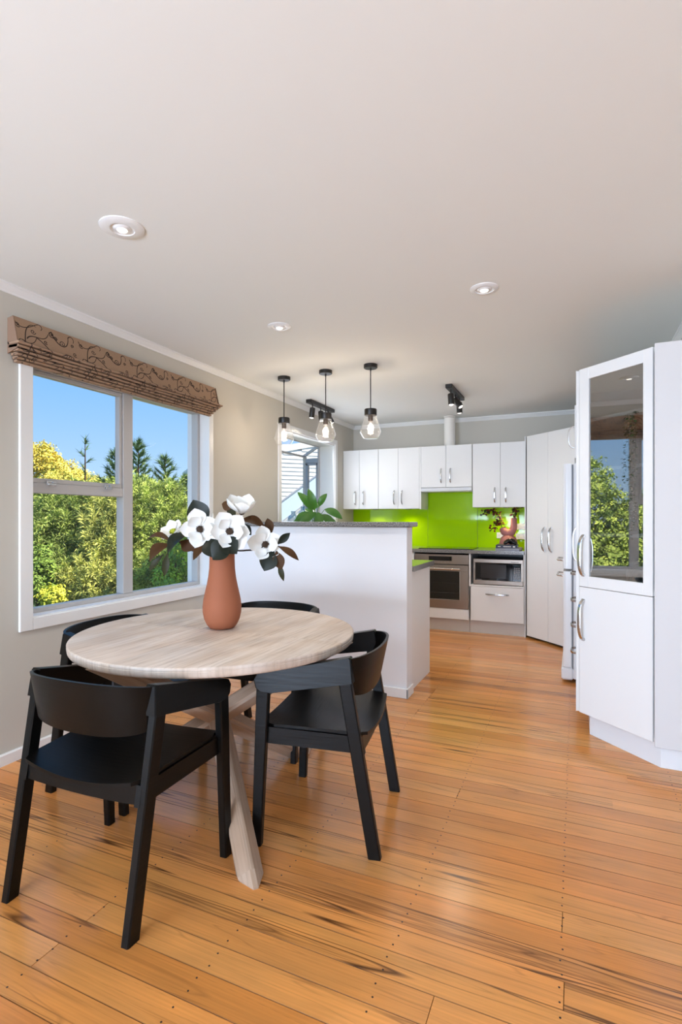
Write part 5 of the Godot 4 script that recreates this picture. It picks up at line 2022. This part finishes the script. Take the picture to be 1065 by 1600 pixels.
func trunk(parent: Node3D, pts: Array, r0: float, r1: float) -> void:
	var st := begin()
	var rr := []
	for i in pts.size(): rr.append(lerpf(r0, r1, float(i) / (pts.size() - 1)))
	tube(st, pts, rr, 8)
	part("trunk", st, M.bark, parent)

# place given by picture direction is not used: every tree has its own spot on the ground
func build_outside() -> void:
	var G := -2.6
	var st := begin()
	span(st, Vector3(-40, G - 0.2, -45), Vector3(-2.86, G, 24))
	structure("ground", st, M.ground, "planted ground below the windows")
	st = begin()
	span(st, Vector3(-2.86, G, -6.6), Vector3(3.4, -0.2, 5.8))
	structure("wall_base", st, M.wall, "house wall below floor level")
	st = begin()
	span(st, Vector3(-2.86, -0.25, 5.8), Vector3(8.0, -0.05, 9.5))
	span(st, Vector3(3.4, -0.25, -3.2), Vector3(8.0, -0.05, 5.8))
	structure("deck", st, std("8d8175", 0.8), "timber deck outside the glazed doors")

	var mat := foliage_mat()
	var spray := spray_mesh(30, 0.23, 0.0052, 0.85, 1, 0.35)
	var lc := leaf_cluster_mesh(14, 0.20, 0.075, 0.040, 3)
	var lc_small := leaf_cluster_mesh(16, 0.15, 0.045, 0.025, 4)
	var g_dark := Color(0.08, 0.13, 0.035)
	var specs := [
		["cypress_tree", "broad light green cypress filling the lower left pane of the dining window", [[Vector3(-5.56, 0.95, -4.32), Vector3(0.36, 0.43, 0.40)], [Vector3(-5.75, 1.30, -4.35), Vector3(0.27, 0.25, 0.3)], [Vector3(-5.45, 1.30, -4.59), Vector3(0.30, 0.26, 0.33)], [Vector3(-5.26, 0.57, -4.13), Vector3(0.35, 0.28, 0.35)]], spray, 1850, Color(0.50, 0.62, 0.16), g_dark, 101],
		["cypress_tree", "yellow-green cypress beside the middle bar of the dining window, in its left pane", [[Vector3(-4.82, 0.81, -4.43), Vector3(0.27, 0.42, 0.27)], [Vector3(-4.92, 1.19, -4.60), Vector3(0.22, 0.28, 0.24)], [Vector3(-4.70, 0.50, -4.15), Vector3(0.27, 0.25, 0.27)]], spray, 1250, Color(0.74, 0.75, 0.20), g_dark, 102],
		["cypress_tree", "bright green cypress filling most of the right pane of the dining window", [[Vector3(-4.81, 1.31, -5.09), Vector3(0.32, 0.29, 0.33)], [Vector3(-4.66, 0.91, -4.83), Vector3(0.30, 0.39, 0.30)], [Vector3(-4.70, 1.43, -5.25), Vector3(0.17, 0.22, 0.18)], [Vector3(-4.36, 0.58, -4.64), Vector3(0.32, 0.26, 0.32)], [Vector3(-5.20, 1.52, -5.14), Vector3(0.18, 0.20, 0.18)]], spray, 1850, Color(0.62, 0.74, 0.17), g_dark, 103],
		["hedge_tree", "deep green tree standing behind the cypresses, filling the gaps between them", [[Vector3(-7.15, 0.7, -5.75), Vector3(0.75, 0.8, 0.5)], [Vector3(-6.3, 0.8, -6.0), Vector3(0.6, 0.8, 0.5)], [Vector3(-5.95, 0.75, -6.55), Vector3(0.45, 0.72, 0.5)]], lc_small, 2600, Color(0.11, 0.17, 0.03), Color(0.04, 0.07, 0.015), 108],
		["leafy_tree", "yellow-green bush top just above the sill bar of the upper left pane", [[Vector3(-6.26, 1.58, -5.76), Vector3(0.22, 0.22, 0.24)], [Vector3(-6.69, 1.54, -5.68), Vector3(0.36, 0.22, 0.36)]], lc_small, 800, Color(0.58, 0.60, 0.10), Color(0.22, 0.32, 0.06), 109],
	]
	var t: Node3D
	var o: Vector3
	for q in specs:
		var blobs: Array = q[2]
		t = thing(q[0], q[1], "tree", Vector3(blobs[0][0].x, G, blobs[0][0].z), 0.0, "green trees outside the dining window")
		o = t.position
		trunk(t, [Vector3.ZERO, Vector3(0.02, 1.6, 0), blobs[0][0] - o + Vector3(0, 0.2, 0)], 0.09, 0.03)
		var bl := []
		for b in blobs: bl.append([b[0] - o, b[1]])
		scatter(t, "foliage", q[3], mat, bl, q[4], q[5], q[6], q[7], 0.55, 1.15, 0.35)
	t = thing("leafy_tree", "broad light green tree mirrored in the glass of the corner cupboard", "tree", Vector3(-6.9, G, -2.75), 0.0, "green trees outside the dining window")
	o = t.position
	trunk(t, [Vector3.ZERO, Vector3(0.05, 1.6, 0), Vector3(0, 3.9, 0)], 0.12, 0.04)
	scatter(t, "foliage", lc, mat, [[Vector3(-6.9, 1.35, -2.85) - o, Vector3(0.75, 1.0, 0.62)], [Vector3(-6.7, 0.2, -2.6) - o, Vector3(0.85, 0.9, 0.75)], [Vector3(-6.9, 0.9, -1.85) - o, Vector3(0.7, 0.8, 0.6)]], 2600, Color(0.62, 0.72, 0.14), Color(0.25, 0.36, 0.08), 120, 0.6, 1.1, 0.5)
	# feathery tips that stand against the sky
	for q in [["thin dark sapling with bare upward branches against the sky in the left pane", Vector3(-6.748, 2.448, -5.764), 0.85, 9, 0.10, 8], ["bushy blue-green pine tip left of the window's middle bar", Vector3(-5.693, 2.15, -5.356), 0.55, 22, 0.17, 22], ["tall feathery pine tip right of the window's middle bar", Vector3(-5.341, 2.253, -5.402), 0.72, 30, 0.19, 20], ["slender pine tip with spreading arms at the centre of the right pane", Vector3(-5.084, 2.059, -5.625), 0.50, 18, 0.17, 18], ["small distant pine tip near the right edge of the window", Vector3(-6.43, 1.994, -7.654), 0.75, 34, 0.17, 26]]:
		var top: Vector3 = q[1]
		t = thing("pine_tree", q[0], "tree", Vector3(top.x, G, top.z), 0.0, "pines rising above the cypress outside the dining window")
		o = t.position
		var h: float = q[2]
		trunk(t, [Vector3.ZERO, Vector3(0, top.y - h - G, 0), Vector3(0, top.y - G, 0)], 0.03, 0.004)
		st = begin()
		var r := RandomNumberGenerator.new()
		r.seed = int(top.x * 100.0) + 900
		var n: int = q[3]
		var tips := []
		for i in n:
			var f := float(i) / n
			var a := i * 2.4
			var L := (0.03 + (1.0 - f) * float(q[4])) * r.randf_range(0.8, 1.2)
			var p0 := Vector3(0, top.y - h * (1.0 - f) - G, 0)
			var p1 := p0 + Vector3(cos(a) * L, L * 0.8, sin(a) * L)
			tube(st, [p0, p0.lerp(p1, 0.5) + Vector3(0, -0.012, 0), p1], [0.004, 0.003, 0.0015], 5)
			tips.append([p0, p1])
		tips.append([Vector3(0, top.y - G - 0.12, 0), Vector3(0, top.y - G, 0)])
		part("branches", st, M.bark, t).set_meta("kind", "stuff")
		var ns := begin()
		ns.set_smooth_group(-1)
		for q2 in tips:
			var p0: Vector3 = q2[0]
			var p1: Vector3 = q2[1]
			for k in int(q[5]) * 3:
				var f := r.randf_range(0.15, 1.0)
				var p := p0.lerp(p1, f)
				var d := ((p1 - p0).normalized() + Vector3(r.randfn(), r.randfn() + 0.3, r.randfn()) * 0.4).normalized()
				var side := d.cross(Vector3(r.randfn(), r.randfn(), r.randfn())).normalized() * 0.0055
				var e := p + d * r.randf_range(0.05, 0.13)
				for v in [p - side, e, p + side]: ns.add_vertex(v)
		part("needles", ns, M.needle, t).set_meta("kind", "stuff")
	# yellow-leaved tree at the left
	t = thing("golden_tree", "round tree with golden yellow new leaves at the left edge of the dining window", "tree", Vector3(-9.6, G, -7.2))
	o = t.position
	trunk(t, [Vector3.ZERO, Vector3(0.1, 2.0, 0), Vector3(0, 4.6, 0.0)], 0.14, 0.05)
	scatter(t, "foliage", lc, mat, [[Vector3(-9.68, 2.22, -7.20) - o, Vector3(0.40, 0.48, 0.45)], [Vector3(-9.08, 2.09, -7.25) - o, Vector3(0.30, 0.25, 0.30)]], 620, Color(0.95, 0.78, 0.16), Color(0.45, 0.42, 0.06), 104, 0.6, 1.0, 0.6)
	t = thing("golden_tree", "lower yellow-green shrub crown in front of the round golden tree", "tree", Vector3(-8.1, G, -6.5))
	o = t.position
	trunk(t, [Vector3.ZERO, Vector3(0.1, 1.6, 0), Vector3(0, 4.2, 0.0)], 0.10, 0.04)
	scatter(t, "foliage", lc_small, mat, [[Vector3(-8.06, 1.83, -6.61) - o, Vector3(0.48, 0.24, 0.51)], [Vector3(-7.32, 1.66, -6.60) - o, Vector3(0.32, 0.20, 0.32)], [Vector3(-8.50, 1.63, -6.30) - o, Vector3(0.33, 0.28, 0.33)]], 1300, Color(0.95, 0.75, 0.16), Color(0.42, 0.46, 0.07), 105, 0.6, 1.1, 0.6)
	# leafy shrubs near the bottom of the panes
	t = thing("ivy_shrub", "dark leafy shrub with bright tips at the lower right of the dining window", "shrub", Vector3(-3.68, G, -4.22))
	o = t.position
	trunk(t, [Vector3.ZERO, Vector3(0.03, 1.4, 0), Vector3(0.0, 3.4, 0.0)], 0.03, 0.008)
	scatter(t, "foliage", lc_small, mat, [[Vector3(-3.66, 0.91, -4.29) - o, Vector3(0.11, 0.12, 0.13)], [Vector3(-3.58, 0.74, -4.32) - o, Vector3(0.08, 0.04, 0.09)], [Vector3(-3.72, 0.64, -4.15) - o, Vector3(0.13, 0.14, 0.13)]], 110, Color(0.12, 0.26, 0.06), Color(0.45, 0.62, 0.06), 106, 0.5, 0.9, 0.4)
	t = thing("leafy_shrub", "mixed green shrub at the lower left corner of the dining window", "shrub", Vector3(-5.0, G, -3.7))
	o = t.position
	trunk(t, [Vector3.ZERO, Vector3(0.03, 1.2, 0), Vector3(0.0, 3.2, 0.0)], 0.04, 0.015)
	scatter(t, "foliage", lc_small, mat, [[Vector3(-4.98, 0.63, -3.70) - o, Vector3(0.16, 0.21, 0.16)], [Vector3(-5.09, 0.85, -3.76) - o, Vector3(0.12, 0.13, 0.12)]], 170, Color(0.24, 0.36, 0.06), Color(0.12, 0.2, 0.04), 107, 0.6, 1.0, 0.4)
	t = thing("leafy_shrub", "small yellow-green shrub low in the left pane of the dining window", "shrub", Vector3(-4.68, G, -3.62))
	o = t.position
	trunk(t, [Vector3.ZERO, Vector3(0.02, 1.2, 0), Vector3(0.0, 3.05, 0.0)], 0.03, 0.01)
	scatter(t, "foliage", lc_small, mat, [[Vector3(-4.68, 0.48, -3.62) - o, Vector3(0.09, 0.08, 0.09)]], 60, Color(0.75, 0.72, 0.08), Color(0.45, 0.55, 0.06), 110, 0.5, 0.9, 0.5)
	# garden wall seen white in the sun
	t = thing("garden_wall", "bright white garden wall behind the shrub at the window's lower right", "wall", Vector3(-6.9, G, -8.0), -0.81)
	st = begin()
	span(st, Vector3(-1.2, 0, -0.1), Vector3(0.35, 3.3, 0.1), 0.01)
	part("panel", st, M.siding, t)
	st = begin()
	span(st, Vector3(-1.25, 3.3, -0.13), Vector3(0.4, 3.36, 0.13), 0.01)
	part("capping", st, M.siding, t)

	# the neighbouring house: weatherboards, a sloping eave line and an outside stair
	t = thing("neighbouring_house", "white weatherboard house with an outside stair beyond the box window", "house", Vector3(-5.3, G, -9.7), atan2(0.724, 0.69))
	# local x runs along the wall to the left-front, local z faces us
	var lap := 0.0845
	var k := 0
	while k < 66:
		var y := k * lap
		var xl := 2.2 - 0.0
		st = begin()
		var rake := 5.18 + 0.0
		var xr := -1.9
		# boards end at the sloping barge line
		var lim := func(x: float) -> float: return 5.19 + 0.215 * (x + 0.5)
		if y > lim.call(xl): break
		var x0 := xr
		if y + lap > lim.call(xr):
			x0 = clampf((y + lap - 5.19) / 0.215 - 0.5, xr, xl)
		if x0 < xl - 0.05:
			prism(st, PackedVector2Array([Vector2(y, 0.022), Vector2(y, 0.0), Vector2(y + lap + 0.02, 0.0), Vector2(y + lap + 0.02, 0.006)]), Vector3.UP, Vector3.BACK, Vector3(x0, 0, 0), Vector3(xl - x0, 0, 0))
			part("weatherboard", st, M.siding, t)
		k += 1
	st = begin()
	span(st, Vector3(-1.9, 0, -3.0), Vector3(2.2, 4.85, -0.001))
	part("wall_core", st, M.siding, t)
	st = begin()
	loft(st, [PackedVector3Array([Vector3(-1.95, 4.84, 0.03), Vector3(-1.95, 4.97, 0.03), Vector3(-1.95, 4.97, -3.0), Vector3(-1.95, 4.84, -3.0)]), PackedVector3Array([Vector3(2.3, 5.76, 0.03), Vector3(2.3, 5.89, 0.03), Vector3(2.3, 5.89, -3.0), Vector3(2.3, 5.76, -3.0)])])
	part("barge_board", st, M.siding, t)
	t = thing("outside_stair", "pale blue solid-sided stair slanting up across the weatherboard house", "stair", Vector3(-5.3, G, -9.7) + Vector3(0.724, 0, 0.69) * 0.5, atan2(0.724, 0.69))
	st = begin()
	var sl := func(y0: float, y1: float, z0: float, z1: float) -> Array:
		# sloping bar from left (-0.9) to right (+0.8); rises 0.72 per metre of run
		var r := []
		for x in [-1.1, 0.9]:
			var b: float = (x + 0.45) * 0.73
			r.append(PackedVector3Array([Vector3(x, y0 + b + 2.6, z0), Vector3(x, y1 + b + 2.6, z0), Vector3(x, y1 + b + 2.6, z1), Vector3(x, y0 + b + 2.6, z1)]))
		return r
	loft(st, sl.call(1.20, 1.57, -0.02, 0.02))
	part("side_panel", st, M.stair, t)
	st = begin()
	loft(st, sl.call(1.57, 1.60, -0.035, 0.035))
	part("handrail", st, M.alu_blue, t)
	st = begin()
	loft(st, sl.call(1.17, 1.20, -0.035, 0.035))
	part("bottom_rail", st, M.alu_blue, t)
	st = begin()
	loft(st, sl.call(0.85, 1.10, -0.25, 0.0))
	part("stringer", st, M.siding, t)

func add_lights_and_camera() -> void:
	var cam := Camera3D.new()
	cam.name = "camera"
	add_child(cam)
	var f := 831.7
	cam.position = Vector3(0, 1.25, 0)
	cam.rotation.y = atan(367.5 / f)
	cam.projection = Camera3D.PROJECTION_FRUSTUM
	cam.keep_aspect = Camera3D.KEEP_HEIGHT
	cam.near = 0.05
	cam.far = 200.0
	cam.size = 2.0 * 0.05 * 800.0 / f
	cam.frustum_offset = Vector2(0, 9.5 / f * 0.05)
	cam.current = true

	var we := WorldEnvironment.new()
	we.name = "environment"
	var e := Environment.new()
	e.background_mode = Environment.BG_SKY
	var sky := Sky.new()
	var sm := ProceduralSkyMaterial.new()
	sm.sky_top_color = Color(0.30, 0.67, 1.0)
	sm.sky_horizon_color = Color(0.80, 0.91, 1.0)
	sm.sky_curve = 0.14
	sm.ground_bottom_color = Color(0.45, 0.47, 0.42)
	sm.ground_horizon_color = Color(0.75, 0.79, 0.80)
	sm.sky_energy_multiplier = 1.02
	sky.sky_material = sm
	e.sky = sky
	e.tonemap_mode = Environment.TONE_MAPPER_LINEAR
	e.tonemap_exposure = 1.04
	e.sdfgi_enabled = true
	e.ssao_enabled = true
	e.ssil_enabled = true
	we.environment = e
	add_child(we)

	var sun := DirectionalLight3D.new()
	sun.name = "sun"
	sun.light_energy = 3.3
	sun.light_color = Color("fff1dc")
	sun.light_angular_distance = 0.5
	sun.shadow_enabled = true
	sun.sky_mode = DirectionalLight3D.SKY_MODE_LIGHT_ONLY
	add_child(sun)
	sun.look_at_from_position(Vector3(3.0, 4.2, -0.6), Vector3.ZERO)

	# area lights added inside the rear and side doors, aimed upward as fill
	var a := AreaLight3D.new()
	a.name = "fill_light_rear_doors"
	a.area_size = Vector2(3.2, 2.0)
	a.light_energy = 14.0
	a.light_color = Color("d0e4ff")
	a.shadow_enabled = true
	a.area_range = 20.0
	add_child(a)
	a.look_at_from_position(Vector3(0.4, 0.95, 4.6), Vector3(0.3, 1.95, 4.0))
	a = AreaLight3D.new()
	a.name = "fill_light_side_doors"
	a.area_size = Vector2(4.1, 2.0)
	a.light_energy = 0.7
	a.light_color = Color("d0e4ff")
	a.shadow_enabled = true
	a.area_range = 20.0
	add_child(a)
	a.look_at_from_position(Vector3(2.75, 1.12, -0.2), Vector3(0, 2.4, -0.2))

	# strong area light added inside the unseen window, tilted up to fill the ceiling
	a = AreaLight3D.new()
	a.name = "fill_light_near_window"
	a.area_size = Vector2(2.8, 1.25)
	a.light_energy = 45.0
	a.light_color = Color("d0e4ff")
	a.shadow_enabled = true
	a.area_range = 20.0
	add_child(a)
	a.look_at_from_position(Vector3(-2.0, 0.90, 3.4), Vector3(-1.48, 1.85, 2.72))
	# daylight through the kitchen box window
	a = AreaLight3D.new()
	a.name = "daylight_box_window"
	a.area_size = Vector2(1.2, 1.0)
	a.light_energy = 1.0
	a.light_color = Color("eaf1ff")
	a.shadow_enabled = true
	a.area_range = 12.0
	add_child(a)
	a.look_at_from_position(Vector3(-2.70, 1.55, -5.16), Vector3(0, 1.65, -5.0))

func _ready() -> void:
	add_lights_and_camera()
	make_materials()
	M.needle = std("5f7d4a", 0.7)
	build_setting()
	build_windows()
	build_kitchen()
	build_table()
	build_chairs()
	build_blind()
	build_lights()
	build_vase()
	build_small()
	build_outside()
